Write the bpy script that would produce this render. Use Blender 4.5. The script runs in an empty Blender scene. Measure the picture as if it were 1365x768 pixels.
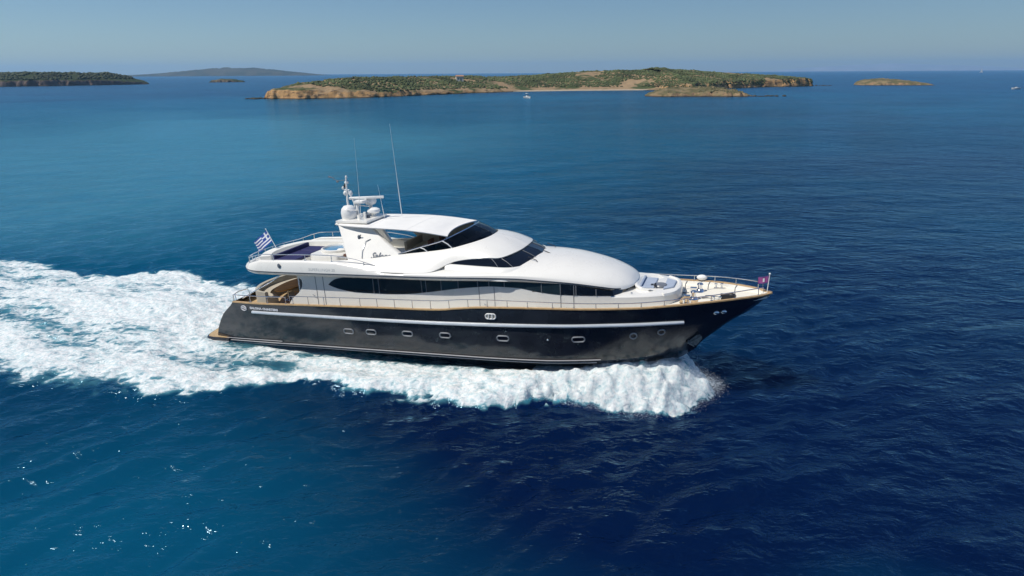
import bpy, bmesh, math, random
import numpy as np
from mathutils import Matrix, Vector

rad = math.radians
scn = bpy.context.scene
COL = scn.collection
random.seed(7)
RNG = np.random.default_rng(11)

# ------------------------------------------------------------------ camera
CAM_H, F_PX, HOR, ROLL = 14.95, 900.0, 97.0, -0.006
pitch = math.atan((384 - HOR) / F_PX)
cd = bpy.data.cameras.new('camera')
cam = bpy.data.objects.new('camera', cd)
COL.objects.link(cam)
cd.sensor_width = 36.0
cd.lens = F_PX / 1365.0 * 36.0
cd.clip_start = 0.5
cd.clip_end = 80000.0
fw = Vector((0, math.cos(pitch), -math.sin(pitch)))
r0 = Vector((1, 0, 0))
u0 = Vector((0, math.sin(pitch), math.cos(pitch)))
rt = r0 * math.cos(ROLL) + u0 * math.sin(ROLL)
up = u0 * math.cos(ROLL) - r0 * math.sin(ROLL)
cam.matrix_world = Matrix(((rt.x, up.x, -fw.x, 0), (rt.y, up.y, -fw.y, 0), (rt.z, up.z, -fw.z, CAM_H), (0, 0, 0, 1)))
scn.camera = cam

# ------------------------------------------------------------------ sky and sun
SUN_AZ, SUN_EL = 112.0, 54.0          # degrees to the left of the view direction (+Y), and above the horizon
world = bpy.data.worlds.new('World')
scn.world = world
world.use_nodes = True
wn = world.node_tree
bg = wn.nodes['Background']
sky = wn.nodes.new('ShaderNodeTexSky')
sky.sky_type = 'NISHITA'
sky.sun_disc = False
sky.sun_elevation = rad(SUN_EL)
sky.sun_rotation = rad(SUN_AZ)
sky.altitude = 0
sky.air_density = 1.0
sky.dust_density = 0.25
sky.ozone_density = 2.0
tintn = wn.nodes.new('ShaderNodeMix'); tintn.data_type = 'RGBA'; tintn.blend_type = 'MULTIPLY'
tintn.inputs['Factor'].default_value = 1.0
tintn.inputs['B'].default_value = (0.66, 0.82, 1.0, 1)
wn.links.new(sky.outputs['Color'], tintn.inputs['A'])
wn.links.new(tintn.outputs['Result'], bg.inputs['Color'])
bg.inputs['Strength'].default_value = 0.078
sd = bpy.data.lights.new('sun', 'SUN')
sd.energy = 4.4
sd.angle = rad(0.5)
sd.color = (1.0, 0.95, 0.87)
sun = bpy.data.objects.new('sun', sd)
COL.objects.link(sun)
sdir = Vector((-math.sin(rad(SUN_AZ)) * math.cos(rad(SUN_EL)), math.cos(rad(SUN_AZ)) * math.cos(rad(SUN_EL)), math.sin(rad(SUN_EL))))
sun.rotation_euler = sdir.to_track_quat('Z', 'Y').to_euler()
sun.location = (0, 0, 60)
scn.view_settings.view_transform = 'Standard'
scn.view_settings.look = 'None'
scn.view_settings.exposure = 0.0
scn.view_settings.gamma = 1.0
scn.view_settings.use_curve_mapping = False
scn.cycles.use_denoising = True
scn.cycles.max_bounces = 8
scn.cycles.transparent_max_bounces = 16
scn.cycles.volume_bounces = 1
scn.cycles.sample_clamp_indirect = 3.0
scn.cycles.caustics_reflective = False
scn.cycles.caustics_refractive = False

# ------------------------------------------------------------------ helpers
def pchip(xs, ys):
    xs = np.asarray(xs, float); ys = np.asarray(ys, float)
    h = np.diff(xs); d = np.diff(ys) / h
    m = np.zeros_like(ys)
    for i in range(1, len(xs) - 1):
        if d[i - 1] * d[i] > 0:
            w1 = 2 * h[i] + h[i - 1]; w2 = h[i] + 2 * h[i - 1]
            m[i] = (w1 + w2) / (w1 / d[i - 1] + w2 / d[i])
    m[0], m[-1] = d[0], d[-1]
    def f(x):
        x = np.clip(np.asarray(x, float), xs[0], xs[-1])
        i = np.clip(np.searchsorted(xs, x) - 1, 0, len(h) - 1)
        t = (x - xs[i]) / h[i]
        return ((2*t**3 - 3*t**2 + 1) * ys[i] + (t**3 - 2*t**2 + t) * h[i] * m[i]
                + (-2*t**3 + 3*t**2) * ys[i+1] + (t**3 - t**2) * h[i] * m[i+1])
    return f

def sm(a, b, x):
    t = np.clip((np.asarray(x, float) - a) / (b - a), 0, 1)
    return t * t * (3 - 2 * t)

def crs(P, n):
    P = np.asarray(P, float)
    k = len(P)
    Q = np.vstack([2*P[0] - P[1], P, 2*P[-1] - P[-2]])
    t = np.linspace(0, k - 1, n)
    i = np.minimum(t.astype(int), k - 2)
    f = (t - i)[:, None]
    a, b, c, d = Q[i], Q[i+1], Q[i+2], Q[i+3]
    return 0.5 * (2*b + (c - a)*f + (2*a - 5*b + 4*c - d)*f**2 + (3*b - a - 3*c + d)*f**3)

def _hash(i, j, s):
    n = (i.astype(np.int64) * 374761393 + j.astype(np.int64) * 668265263 + s * 982451653) & 0x7fffffff
    n = ((n ^ (n >> 13)) * 1274126177) & 0x7fffffff
    n = (n ^ (n >> 16)) & 0xffff
    return n / 65535.0

def vnoise(x, y, s=0):
    i = np.floor(x); j = np.floor(y)
    u = x - i; v = y - j
    u = u*u*u*(u*(u*6 - 15) + 10); v = v*v*v*(v*(v*6 - 15) + 10)
    a = _hash(i, j, s); b = _hash(i+1, j, s); c = _hash(i, j+1, s); d = _hash(i+1, j+1, s)
    return a*(1-u)*(1-v) + b*u*(1-v) + c*(1-u)*v + d*u*v

def fbm(x, y, o=4, s=0, gain=0.5):
    t = np.zeros_like(x); a = 1.0; n = 0.0
    for k in range(o):
        t += a * vnoise(x * 2**k + 17.3*k, y * 2**k - 9.1*k, s + k)
        n += a; a *= gain
    return t / n

class MB:
    def __init__(self):
        self.v = []; self.f = []; self.m = []
    def add(self, vs, fs, mi=0):
        o = len(self.v)
        self.v.extend([tuple(map(float, p)) for p in vs])
        for q in fs:
            self.f.append(tuple(o + int(a) for a in q)); self.m.append(mi)
        return self
    def grid(self, P, cu=False, cv=False, mi=0):
        P = np.asarray(P, float); n, m = P.shape[:2]
        fs = []
        for i in range(n if cu else n - 1):
            for j in range(m if cv else m - 1):
                i2, j2 = (i + 1) % n, (j + 1) % m
                fs.append((i*m + j, i2*m + j, i2*m + j2, i*m + j2))
        return self.add(P.reshape(-1, 3), fs, mi)
    def box(self, c, s, R=None, mi=0):
        P = np.array([(x, y, z) for x in (-.5, .5) for y in (-.5, .5) for z in (-.5, .5)]) * np.array(s)
        if R is not None: P = P @ np.array(R).T
        return self.add(P + np.array(c), [(0,1,3,2), (4,6,7,5), (0,4,5,1), (2,3,7,6), (0,2,6,4), (1,5,7,3)], mi)
    def tube(self, path, r, n=6, closed=False, cap=True, mi=0):
        P = np.asarray(path, float); k = len(P)
        r = np.broadcast_to(np.asarray(r, float), (k,))
        if closed: T = np.roll(P, -1, 0) - np.roll(P, 1, 0)
        else: T = np.gradient(P, axis=0)
        T /= np.maximum(np.linalg.norm(T, axis=1), 1e-9)[:, None]
        ref = np.array([0, 0, 1.0]) if np.mean(np.abs(T[:, 2])) < 0.8 else np.array([0, 1.0, 0])
        A = np.cross(T, ref); A /= np.maximum(np.linalg.norm(A, axis=1), 1e-9)[:, None]
        B = np.cross(T, A)
        th = np.linspace(0, 2*np.pi, n, endpoint=False)
        G = P[:, None] + r[:, None, None] * (A[:, None]*np.cos(th)[None, :, None] + B[:, None]*np.sin(th)[None, :, None])
        o = len(self.v)
        self.grid(G, cu=closed, cv=True, mi=mi)
        if cap and not closed:
            self.f.append(tuple(o + j for j in range(n))); self.m.append(mi)
            self.f.append(tuple(o + (k-1)*n + j for j in range(n))[::-1]); self.m.append(mi)
        return self
    def lathe(self, prof, c=(0, 0, 0), n=24, R=None, mi=0):
        prof = np.asarray(prof, float)
        th = np.linspace(0, 2*np.pi, n, endpoint=False)
        G = np.stack([prof[:, None, 0]*np.cos(th), prof[:, None, 0]*np.sin(th), np.repeat(prof[:, 1:2], n, 1)], -1)
        if R is not None: G = G @ np.array(R).T
        return self.grid(G + np.array(c), cv=True, mi=mi)
    def ell(self, c, s, n=16, m=10, R=None, mi=0):
        a = np.linspace(-np.pi/2, np.pi/2, m)
        th = np.linspace(0, 2*np.pi, n, endpoint=False)
        G = np.stack([np.cos(a)[:, None]*np.cos(th)*s[0], np.cos(a)[:, None]*np.sin(th)*s[1], np.repeat(np.sin(a)[:, None], n, 1)*s[2]], -1)
        if R is not None: G = G @ np.array(R).T
        return self.grid(G + np.array(c), cv=True, mi=mi)
    def prism(self, poly, off, mi=0):
        P = np.asarray(poly, float); k = len(P); Q = P + np.array(off)
        fs = [tuple(range(k))[::-1], tuple(range(k, 2*k))] + [(i, (i+1) % k, k + (i+1) % k, k + i) for i in range(k)]
        return self.add(np.vstack([P, Q]), fs, mi)
    def sweep(self, path, sec, closed=False, mi=0):
        """Section sec [(outward, up)] carried along a plan path [(x, y, z)], outward to the right of travel."""
        P = np.asarray(path, float)
        T = (np.roll(P, -1, 0) - np.roll(P, 1, 0)) if closed else np.gradient(P, axis=0)
        T[:, 2] = 0; T /= np.maximum(np.linalg.norm(T, axis=1), 1e-9)[:, None]
        N = np.stack([T[:, 1], -T[:, 0], 0*T[:, 0]], 1)
        sec = np.asarray(sec, float)
        G = P[:, None] + N[:, None]*sec[None, :, 0:1] + np.array([0, 0, 1.0])*sec[None, :, 1:2]
        o = len(self.v); k = len(P); n = len(sec)
        self.grid(G, cu=closed, cv=True, mi=mi)
        if not closed:
            self.f.append(tuple(o + j for j in range(n))); self.m.append(mi)
            self.f.append(tuple(o + (k-1)*n + j for j in range(n))[::-1]); self.m.append(mi)
        return self
    def mir(self):
        n = len(self.v)
        self.v += [(x, -y, z) for x, y, z in self.v]
        self.f += [tuple(n + a for a in q)[::-1] for q in self.f]
        self.m += self.m
        return self
    def build(self, name, mats, parent=None, ang=38, weld=True, bevel=0, recalc=True):
        me = bpy.data.meshes.new(name)
        me.from_pydata(self.v, [], self.f)
        if not isinstance(mats, (list, tuple)): mats = [mats]
        for m in mats: me.materials.append(m)
        me.polygons.foreach_set('material_index', self.m)
        bm = bmesh.new(); bm.from_mesh(me)
        if weld: bmesh.ops.remove_doubles(bm, verts=bm.verts, dist=0.0008)
        if recalc: bmesh.ops.recalc_face_normals(bm, faces=bm.faces)
        bm.to_mesh(me); bm.free()
        me.polygons.foreach_set('use_smooth', [True]*len(me.polygons))
        me.set_sharp_from_angle(angle=rad(ang))
        o = bpy.data.objects.new(name, me)
        COL.objects.link(o)
        if parent is not None: o.parent = parent
        if bevel:
            b = o.modifiers.new('bevel', 'BEVEL'); b.width = bevel; b.segments = 2; b.limit_method = 'ANGLE'
        return o

def tag(o, label=None, cat=None, group=None, kind=None):
    if label: o['label'] = label
    if cat: o['category'] = cat
    if group: o['group'] = group
    if kind: o['kind'] = kind
    return o

def empty(name, M):
    o = bpy.data.objects.new(name, None)
    COL.objects.link(o); o.matrix_world = M; o.empty_display_size = 0.5
    return o

# ------------------------------------------------------------------ materials
def mat(name, col, rough=0.5, metal=0.0, var=0.06, scale=3.0, bump=0.0, bscale=20.0, coat=0.0, spec=0.5, rvar=0.0):
    m = bpy.data.materials.new(name); m.use_nodes = True
    nt = m.node_tree; N, L = nt.nodes, nt.links
    b = N['Principled BSDF']
    b.inputs['Metallic'].default_value = metal
    b.inputs['Roughness'].default_value = rough
    b.inputs['Specular IOR Level'].default_value = spec
    b.inputs['Coat Weight'].default_value = coat
    b.inputs['Coat Roughness'].default_value = 0.04
    tc = N.new('ShaderNodeTexCoord')
    no = N.new('ShaderNodeTexNoise'); no.inputs['Scale'].default_value = scale; no.inputs['Detail'].default_value = 5
    L.new(tc.outputs['Object'], no.inputs['Vector'])
    cr = N.new('ShaderNodeValToRGB')
    lo = [max(0, c*(1 - var)) for c in col]; hi = [min(1, c*(1 + var)) for c in col]
    cr.color_ramp.elements[0].position = 0.3; cr.color_ramp.elements[0].color = (*lo, 1)
    cr.color_ramp.elements[1].position = 0.7; cr.color_ramp.elements[1].color = (*hi, 1)
    L.new(no.outputs['Fac'], cr.inputs['Fac']); L.new(cr.outputs['Color'], b.inputs['Base Color'])
    if rvar:
        mr = N.new('ShaderNodeMapRange'); mr.inputs['To Min'].default_value = max(0, rough - rvar); mr.inputs['To Max'].default_value = rough + rvar
        L.new(no.outputs['Fac'], mr.inputs['Value']); L.new(mr.outputs['Result'], b.inputs['Roughness'])
    if bump:
        n2 = N.new('ShaderNodeTexNoise'); n2.inputs['Scale'].default_value = bscale; n2.inputs['Detail'].default_value = 4
        L.new(tc.outputs['Object'], n2.inputs['Vector'])
        bp = N.new('ShaderNodeBump'); bp.inputs['Strength'].default_value = bump; bp.inputs['Distance'].default_value = 0.05
        L.new(n2.outputs['Fac'], bp.inputs['Height']); L.new(bp.outputs['Normal'], b.inputs['Normal'])
    return m

def teak_mat(name, col, width=0.06, axis=1):
    m = mat(name, col, 0.6, var=0.16, scale=6)
    nt = m.node_tree; N, L = nt.nodes, nt.links
    b = N['Principled BSDF']
    src = b.inputs['Base Color'].links[0].from_socket
    tc = N.new('ShaderNodeTexCoord'); sx = N.new('ShaderNodeSeparateXYZ'); L.new(tc.outputs['Object'], sx.inputs[0])
    d = N.new('ShaderNodeMath'); d.operation = 'DIVIDE'; d.inputs[1].default_value = width; L.new(sx.outputs[axis], d.inputs[0])
    fr = N.new('ShaderNodeMath'); fr.operation = 'FRACT'; L.new(d.outputs[0], fr.inputs[0])
    lt = N.new('ShaderNodeMath'); lt.operation = 'LESS_THAN'; lt.inputs[1].default_value = 0.1; L.new(fr.outputs[0], lt.inputs[0])
    mx = N.new('ShaderNodeMix'); mx.data_type = 'RGBA'; L.new(lt.outputs[0], mx.inputs['Factor']); L.new(src, mx.inputs['A'])
    mx.inputs['B'].default_value = (0.12, 0.09, 0.06, 1)
    L.new(mx.outputs['Result'], b.inputs['Base Color'])
    return m

def tint_glass(name, tint=(0.10, 0.12, 0.15)):
    m = bpy.data.materials.new(name); m.use_nodes = True
    nt = m.node_tree; N, L = nt.nodes, nt.links
    N.remove(N['Principled BSDF'])
    out = N['Material Output']
    tr = N.new('ShaderNodeBsdfTransparent'); tr.inputs['Color'].default_value = (*tint, 1)
    gl = N.new('ShaderNodeBsdfGlossy'); gl.inputs['Roughness'].default_value = 0.03
    lw = N.new('ShaderNodeFresnel'); lw.inputs['IOR'].default_value = 1.5
    mx = N.new('ShaderNodeMixShader'); L.new(lw.outputs[0], mx.inputs[0]); L.new(tr.outputs[0], mx.inputs[1]); L.new(gl.outputs[0], mx.inputs[2])
    L.new(mx.outputs[0], out.inputs['Surface'])
    return m

M = dict(
    black=mat('black_hull_paint', (0.017, 0.0195, 0.026), 0.17, var=0.25, scale=1.2, coat=0.4, bump=0.03, bscale=6.0),
    white=mat('white_gelcoat', (0.79, 0.775, 0.73), 0.28, var=0.025, scale=0.8, coat=0.25, rvar=0.06),
    white2=mat('white_non_slip', (0.78, 0.77, 0.72), 0.6, var=0.05, scale=2.5, bump=0.1, bscale=60),
    silver=mat('silver_blue_paint', (0.47, 0.55, 0.62), 0.3, var=0.03, coat=0.3),
    rub=mat('rub_rail_grey', (0.62, 0.66, 0.70), 0.3, metal=0.3, var=0.05),
    stripe=mat('pale_boot_stripe', (0.36, 0.35, 0.36), 0.4, var=0.06),
    groove=mat('dark_groove', (0.05, 0.06, 0.08), 0.4),
    glass=mat('dark_window_glass', (0.006, 0.008, 0.014), 0.06, var=0.2, scale=0.5, coat=0.3),
    mull=mat('window_mullion', (0.16, 0.17, 0.19), 0.35, var=0.1),
    glass2=mat('brown_window_glass', (0.018, 0.012, 0.012), 0.07, var=0.3, scale=0.7, coat=0.3),
    glass3=mat('teal_window_glass', (0.016, 0.028, 0.036), 0.07, var=0.3, scale=0.6, coat=0.3),
    tint=tint_glass('tinted_screen'),
    steel=mat('polished_steel', (0.72, 0.73, 0.75), 0.16, metal=1.0, var=0.05),
    rim=mat('satin_rim', (0.27, 0.28, 0.30), 0.4, metal=0.6, var=0.1),
    teak=teak_mat('teak_deck', (0.52, 0.37, 0.20)),
    teakrail=mat('varnished_teak', (0.50, 0.33, 0.16), 0.35, var=0.15, scale=5),
    paledeck=teak_mat('bleached_teak_deck', (0.72, 0.65, 0.52), 0.07),
    foredeck=mat('sun_bleached_foredeck', (0.80, 0.76, 0.66), 0.6, var=0.05, scale=2.0, bump=0.1, bscale=50),
    table=mat('honey_wood', (0.58, 0.27, 0.07), 0.6, var=0.2, scale=4, spec=.2),
    brown=mat('brown_cushion', (0.10, 0.045, 0.03), 0.8, bump=0.2),
    beige=mat('beige_fabric', (0.44, 0.40, 0.33), 0.85, bump=0.15, var=0.08),
    greyseat=mat('grey_beige_seat', (0.40, 0.38, 0.33), 0.8, bump=0.15),
    navy=mat('violet_blue_cushion', (0.018, 0.019, 0.090), 0.75, bump=0.2, var=0.12),
    canvas=mat('white_canvas', (0.80, 0.79, 0.76), 0.75, bump=0.08, bscale=8, var=0.03),
    bluepad=mat('shade_blue_cushion', (0.34, 0.40, 0.50), 0.75, bump=0.2),
    dark=mat('dark_plastic', (0.02, 0.02, 0.024), 0.5),
    plastic=mat('white_plastic', (0.78, 0.78, 0.76), 0.35, var=0.03),
    pool=mat('tub_water', (0.10, 0.27, 0.45), 0.05, var=0.2, scale=4, bump=0.2, bscale=8),
    flagblue=mat('flag_blue', (0.02, 0.07, 0.33), 0.8, var=0.1),
    flagwhite=mat('flag_white', (0.78, 0.79, 0.82), 0.8),
    flagred=mat('flag_red', (0.30, 0.07, 0.24), 0.8, var=0.2),
    flagpurple=mat('flag_purple', (0.13, 0.05, 0.20), 0.8, var=0.2),
    ink=mat('dark_grey_lettering', (0.10, 0.12, 0.15), 0.5),
    greyink=mat('grey_lettering', (0.42, 0.44, 0.45), 0.4),
    whiteink=mat('white_lettering', (0.62, 0.62, 0.65), 0.3),
    galv=mat('galvanised_steel', (0.17, 0.18, 0.19), 0.5, metal=0.6, var=0.35, scale=8),
)

# ------------------------------------------------------------------ yacht frame: x forward, y to port, z up, metres
YAW, TRIM = rad(-19.0), rad(3.0)
YM = Matrix.Translation((-17.04, 39.7, -0.38)) @ Matrix.Rotation(YAW, 4, 'Z') @ Matrix.Rotation(-TRIM, 4, 'Y')
hb = pchip([0.3, 1.5, 3, 6, 12, 18, 22, 25, 27, 28.5, 30, 30.6, 31], [2.62, 2.8, 3.02, 3.25, 3.38, 3.32, 3.12, 2.62, 2.1, 1.62, .88, .48, .07])
zs = pchip([1.5, 3, 8.2, 12, 15.4, 16.6, 17.7, 20, 25, 27, 28.8, 30, 31], [2.95, 2.97, 3.16, 3.27, 3.34, 3.47, 3.57, 3.64, 3.69, 3.79, 3.90, 3.93, 3.93])
zr = pchip([0.4, 4, 9.6, 14.4, 20, 23.5, 27.2, 30.2], [2.38, 2.52, 2.62, 2.66, 2.79, 2.87, 2.92, 3.02])
zc = pchip([0.4, 3, 7, 11.5, 16, 20, 23, 26, 27.7], [.30, .50, .66, .75, .79, .80, .82, .95, 1.05])
zk = pchip([0.4, 4, 16, 21, 25, 27, 27.7], [-.85, -.95, -1.3, -1.2, -.5, .45, .98])
xaft = pchip([-1.5, .3, .63, .97, 1.55, 2.19, 2.77, 3.1], [.55, .5, .56, .69, 1.04, 1.56, 2.32, 2.6])

def hbk(x, xf):
    x = np.asarray(x, float)
    return hb(np.where(x < 14, x, 14 + (x - 14)*17/(xf - 14)))

LEV = [(27.7, 0.0, zk), (27.7, .915, zc), (27.75, .935, lambda x: zc(x) + .07),
       (28.0, .95, lambda x: zc(x) + .2*(zr(x) - zc(x))), (28.45, .965, lambda x: zc(x) + .4*(zr(x) - zc(x))),
       (29.0, .978, lambda x: zc(x) + .65*(zr(x) - zc(x))), (29.55, .987, lambda x: zc(x) + .85*(zr(x) - zc(x))),
       (30.0, .993, zr), (30.5, .998, lambda x: .5*(zr(x) + zs(x))), (31.0, 1.0, zs)]

def hull_y(x, z):
    ys = [f*float(hbk(x, xf)) if x < xf else 0.05 for xf, f, zf in LEV[1:]]
    zz = [float(zf(x)) for xf, f, zf in LEV[1:]]
    return float(np.interp(z, zz, ys))

def hull_pt(x, z, off=0.0, side=-1):
    y = hull_y(x, z); e = 0.05
    dx = (hull_y(x + e, z) - hull_y(x - e, z))/(2*e); dz = (hull_y(x, z + e) - hull_y(x, z - e))/(2*e)
    n = np.array([-dx, 1.0, -dz]); n /= np.linalg.norm(n)
    p = np.array([x, y, z]) + n*off
    return np.array([p[0], side*p[1], p[2]]), np.array([n[0], side*n[1], n[2]])

yacht = empty('motor_yacht', YM)
tag(yacht, 'large black hulled motor yacht with white superstructure speeding past in the middle', 'motor yacht')

# hull
nu = 150
u = 1 - (1 - np.linspace(0, 1, nu))**1.25
G = []
for xf, fac, zf in LEV:
    xa = 1.0
    for _ in range(8): xa = float(xaft(zf(xa)))
    x = xa + u*(xf - xa)
    y = fac*hbk(x, xf)
    G.append(np.stack([x, -y, zf(x)], 1))
G = np.array(G)
hm = MB(); hm.grid(G); hm.mir()
tr = np.stack([G[:, 0], G[:, 0]*[1, 0, 1], G[:, 0]*[1, -1, 1]], 1)
tr[:, 1, 0] -= .12
hm.grid(tr)
hm.grid(np.stack([G[:, -1], G[:, -1]*[1, -1, 1]], 1))
hull = hm.build('hull', M['black'], yacht, ang=50)

# rub rails, spray rails and boot stripes
for s in (-1, 1):
    xs = np.linspace(3.9, 27.2, 120)
    P = [hull_pt(x, float(zr(x)) - .03, .03, s)[0] for x in xs]
    MB().tube(P, .085, 8).build('rub_rail', M['rub'], hull)
    for dz, x0, x1, f, r in ((.10, .8, 23.4, .945, .028), (-.08, .7, 23.2, .895, .028), (.24, .8, 5.6, .955, .022)):
        xs = np.linspace(x0, x1, 100)
        P = np.stack([xs, s*(f*hbk(xs, 27.7) + .02), zc(xs) + dz], 1)
        MB().tube(P, r, 6).build('boot_stripe', M['stripe'], hull)

def porthole(x, z, a, b, s):
    p, n = hull_pt(x, z, .0, s)
    t = np.array([1.0, 0, 0]); t -= n*np.dot(t, n); t /= np.linalg.norm(t)
    w = np.cross(n, t)
    if w[2] < 0: w = -w
    th = np.linspace(0, 2*np.pi, 28, endpoint=False)
    c, sn = np.cos(th), np.sin(th)
    k = max(a - b, 0)
    ox = c*b + np.sign(c)*k*(np.abs(c) > 1e-6); oy = sn*b
    ring = p + n*.025 + ox[:, None]*t + oy[:, None]*w
    m = MB().tube(ring, .035, 6, closed=True)
    inner = p + n*.012 + .93*ox[:, None]*t + .9*oy[:, None]*w
    m.add(np.vstack([inner]), [tuple(range(28))], 1)
    return m

for s in (-1, 1):
    for x, z, a, b in ((10.13, 1.84, .29, .13), (11.5, 1.89, .29, .13), (13.62, 1.95, .29, .13), (15.72, 2.0, .29, .13),
                       (18.78, 2.03, .30, .135), (22.45, 2.1, .30, .135), (24.95, 2.23, .16, .16), (26.2, 2.38, .16, .15)):
        porthole(x, z, a, b, s).build('porthole', [M['rim'], M['glass']], hull)
    fm = porthole(18.25, 3.16, .26, .13, s)
    for q in (-.1, .08):
        p, n = hull_pt(18.25 + q, 3.16, .04, s)
        fm.box(p, (.05, .05, .22))
    fm.build('fairlead', [M['plastic'], M['greyseat']], hull)
    for q in (0, .32):
        p, n = hull_pt(28.6 + q, 3.28 + .03*q, .02, s)
        MB().ell(p, (.14, .06, .1)).build('bow_roller', M['steel'], hull)
    # stockless anchor in its hull pocket
    p, n = hull_pt(27.55, 1.72, .04, s)
    am = MB()
    am.prism([p + np.array(q) for q in ((-.34, 0, -.16), (.14, 0, -.27), (.40, 0, .08), (.33, 0, .28), (-.16, 0, .2))], n*.03)
    am.tube([p + n*.09 + np.array((.35, 0, .25)), p + n*.1 + np.array((-.2, 0, -.12))], .055, 8)
    am.tube([p + n*.1 + np.array((-.25, 0, .14)), p + n*.12 + np.array((-.28, 0, -.05)), p + n*.1 + np.array((.02, 0, -.26))], [.03, .08, .03], 8)
    am.build('anchor', M['galv'], hull)
    p, n = hull_pt(21.0, 2.05, .02, s)
    MB().ell(p, (.05, .03, .05)).build('outlet', M['steel'], hull)

def text_mesh(body, size, shear=0.0, spacing=1.0, bold=0.0):
    c = bpy.data.curves.new('text', 'FONT'); c.body = body; c.size = size; c.shear = shear; c.space_character = spacing
    c.resolution_u = 2; c.offset = bold
    o = bpy.data.objects.new('text', c); COL.objects.link(o)
    bpy.context.view_layer.update()
    dg = bpy.context.evaluated_depsgraph_get()
    me = o.evaluated_get(dg).to_mesh()
    V = np.array([v.co[:] for v in me.vertices]); F = [tuple(p.vertices) for p in me.polygons]
    o.evaluated_get(dg).to_mesh_clear()
    bpy.data.objects.remove(o); bpy.data.curves.remove(c)
    return V, F

def hull_text(body, x0, x1, zf, size, s, name, m):
    V, F = text_mesh(body, size, bold=.012)
    V[:, 0] *= (x1 - x0)/V[:, 0].max()
    xs = x0 + V[:, 0] if s < 0 else x1 - V[:, 0]
    P = [hull_pt(x, zf(x) + v, .012, s)[0] for x, v in zip(xs, V[:, 1])]
    MB().add(P, F).build(name, m, hull, weld=False, recalc=False)

for s in (-1, 1):
    hull_text('SALONA CHARTERS', 3.75, 5.75, lambda x: 2.66 + .01*(x - 3.7), .17, s, 'lettering', M['whiteink'])
    th = np.linspace(0, 2*np.pi, 24, endpoint=False)
    em = MB().tube([hull_pt(3.3 + .19*math.cos(t), 2.66 + .13*math.sin(t), .02, s)[0] for t in th], .03, 6, closed=True)
    em.tube([hull_pt(3.3 + q, 2.67 - .12*q, .02, s)[0] for q in np.linspace(-.17, .17, 7)], [.01, .03, .035, .02, .035, .03, .01], 6)
    em.build('emblem', M['whiteink'], hull)

# cap rail, bulwark, decks
xs = np.linspace(2.5, 31, 150)
P = np.stack([xs, -hb(xs), zs(xs)], 1)
cm = MB().sweep(P, [(.03, -.025), (.03, .035), (-.12, .035), (-.12, -.025)]); cm.mir()
cm.build('cap_rail', M['teakrail'], yacht)
zdk = pchip([1, 8, 12, 16, 20, 24, 26, 29, 31], [2.52, 2.52, 2.66, 2.86, 3.1, 3.30, 3.52, 3.72, 3.76])
bm_ = MB()
xs = np.linspace(2.5, 30.8, 120)
bm_.grid(np.stack([np.stack([xs, -(hb(xs) - .15), zs(xs)], 1), np.stack([xs, -(hb(xs) - .16), zdk(xs) - .05], 1)], 0)); bm_.mir()
bm_.build('bulwark', M['white'], yacht)
def deck(x0, x1, m, name, inset=.14):
    xs = np.linspace(x0, x1, 90); w = np.maximum(hb(xs) - inset, .02)
    g = np.stack([np.stack([xs, -w*k, zdk(xs) + .03*(1 - k*k)], 1) for k in np.linspace(-1, 1, 11)], 1)
    return MB().grid(g).build(name, m, yacht)
deck(1.9, 12, M['teak'], 'aft_deck')
deck(12, 24.6, M['foredeck'], 'side_deck')
deck(24.6, 30.9, M['foredeck'], 'fore_deck')

# swimming platform
pl = np.array([(1.6, -2.84), (.9, -2.86), (.3, -2.86), (-.08, -2.72), (-.3, -2.2), (-.5, -1.1), (-.56, 0)])
pl = crs(np.column_stack([pl, np.zeros(7)]), 40)[:, :2]
out = np.vstack([pl, (pl*[1, -1])[::-1][1:]])
ring3 = lambda k, z: np.column_stack([(out - [.8, 0])*k + [.8, 0], np.full(len(out), z)])
pm = MB().grid(np.stack([ring3(.97, .30), ring3(1.0, .34), ring3(1.0, .58), ring3(.985, .615)], 1))
pm.add(ring3(.985, .615), [tuple(range(len(out)))]); pm.add(ring3(.97, .30), [tuple(range(len(out)))])
plat = pm.build('swim_platform', M['black'], yacht)
MB().prism(ring3(.955, .619), (0, 0, .014)).build('teak_deck', M['teak'], plat)
MB().tube(ring3(1.004, .44), .03, 6).build('rub_strip', M['stripe'], plat)
MB().tube(ring3(1.0, .36), .022, 6).build('rub_strip', M['stripe'], plat)

# ------------------------------------------------------------------ deck house
def yc(x): return np.minimum(2.62, hb(x) - .6)
EY = crs(np.array([(2.6, 0), (2.66, .85), (2.95, 1.75), (3.4, 2.45), (4.2, 2.92), (5.5, 3.06), (8, 3.1), (10, 3.1), (12, 3.1), (14, 3.1), (16, 3.08), (18, 2.98), (20, 2.80),
                   (21, 2.68), (22, 2.5), (23, 2.27), (23.8, 1.98), (24.4, 1.58), (24.76, .95), (24.87, 0)]), 240)
EX = EY.copy()
zg = pchip([2.6, 4, 8.4, 14.5, 18, 19.3, 20.6, 22, 23.45, 24.1, 24.5, 24.87], [4.85, 4.83, 4.87, 4.91, 4.96, 4.95, 4.87, 4.74, 4.50, 4.36, 4.32, 4.34])
def eyf(x):
    return np.interp(x, EX[:, 0], EX[:, 1])

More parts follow.
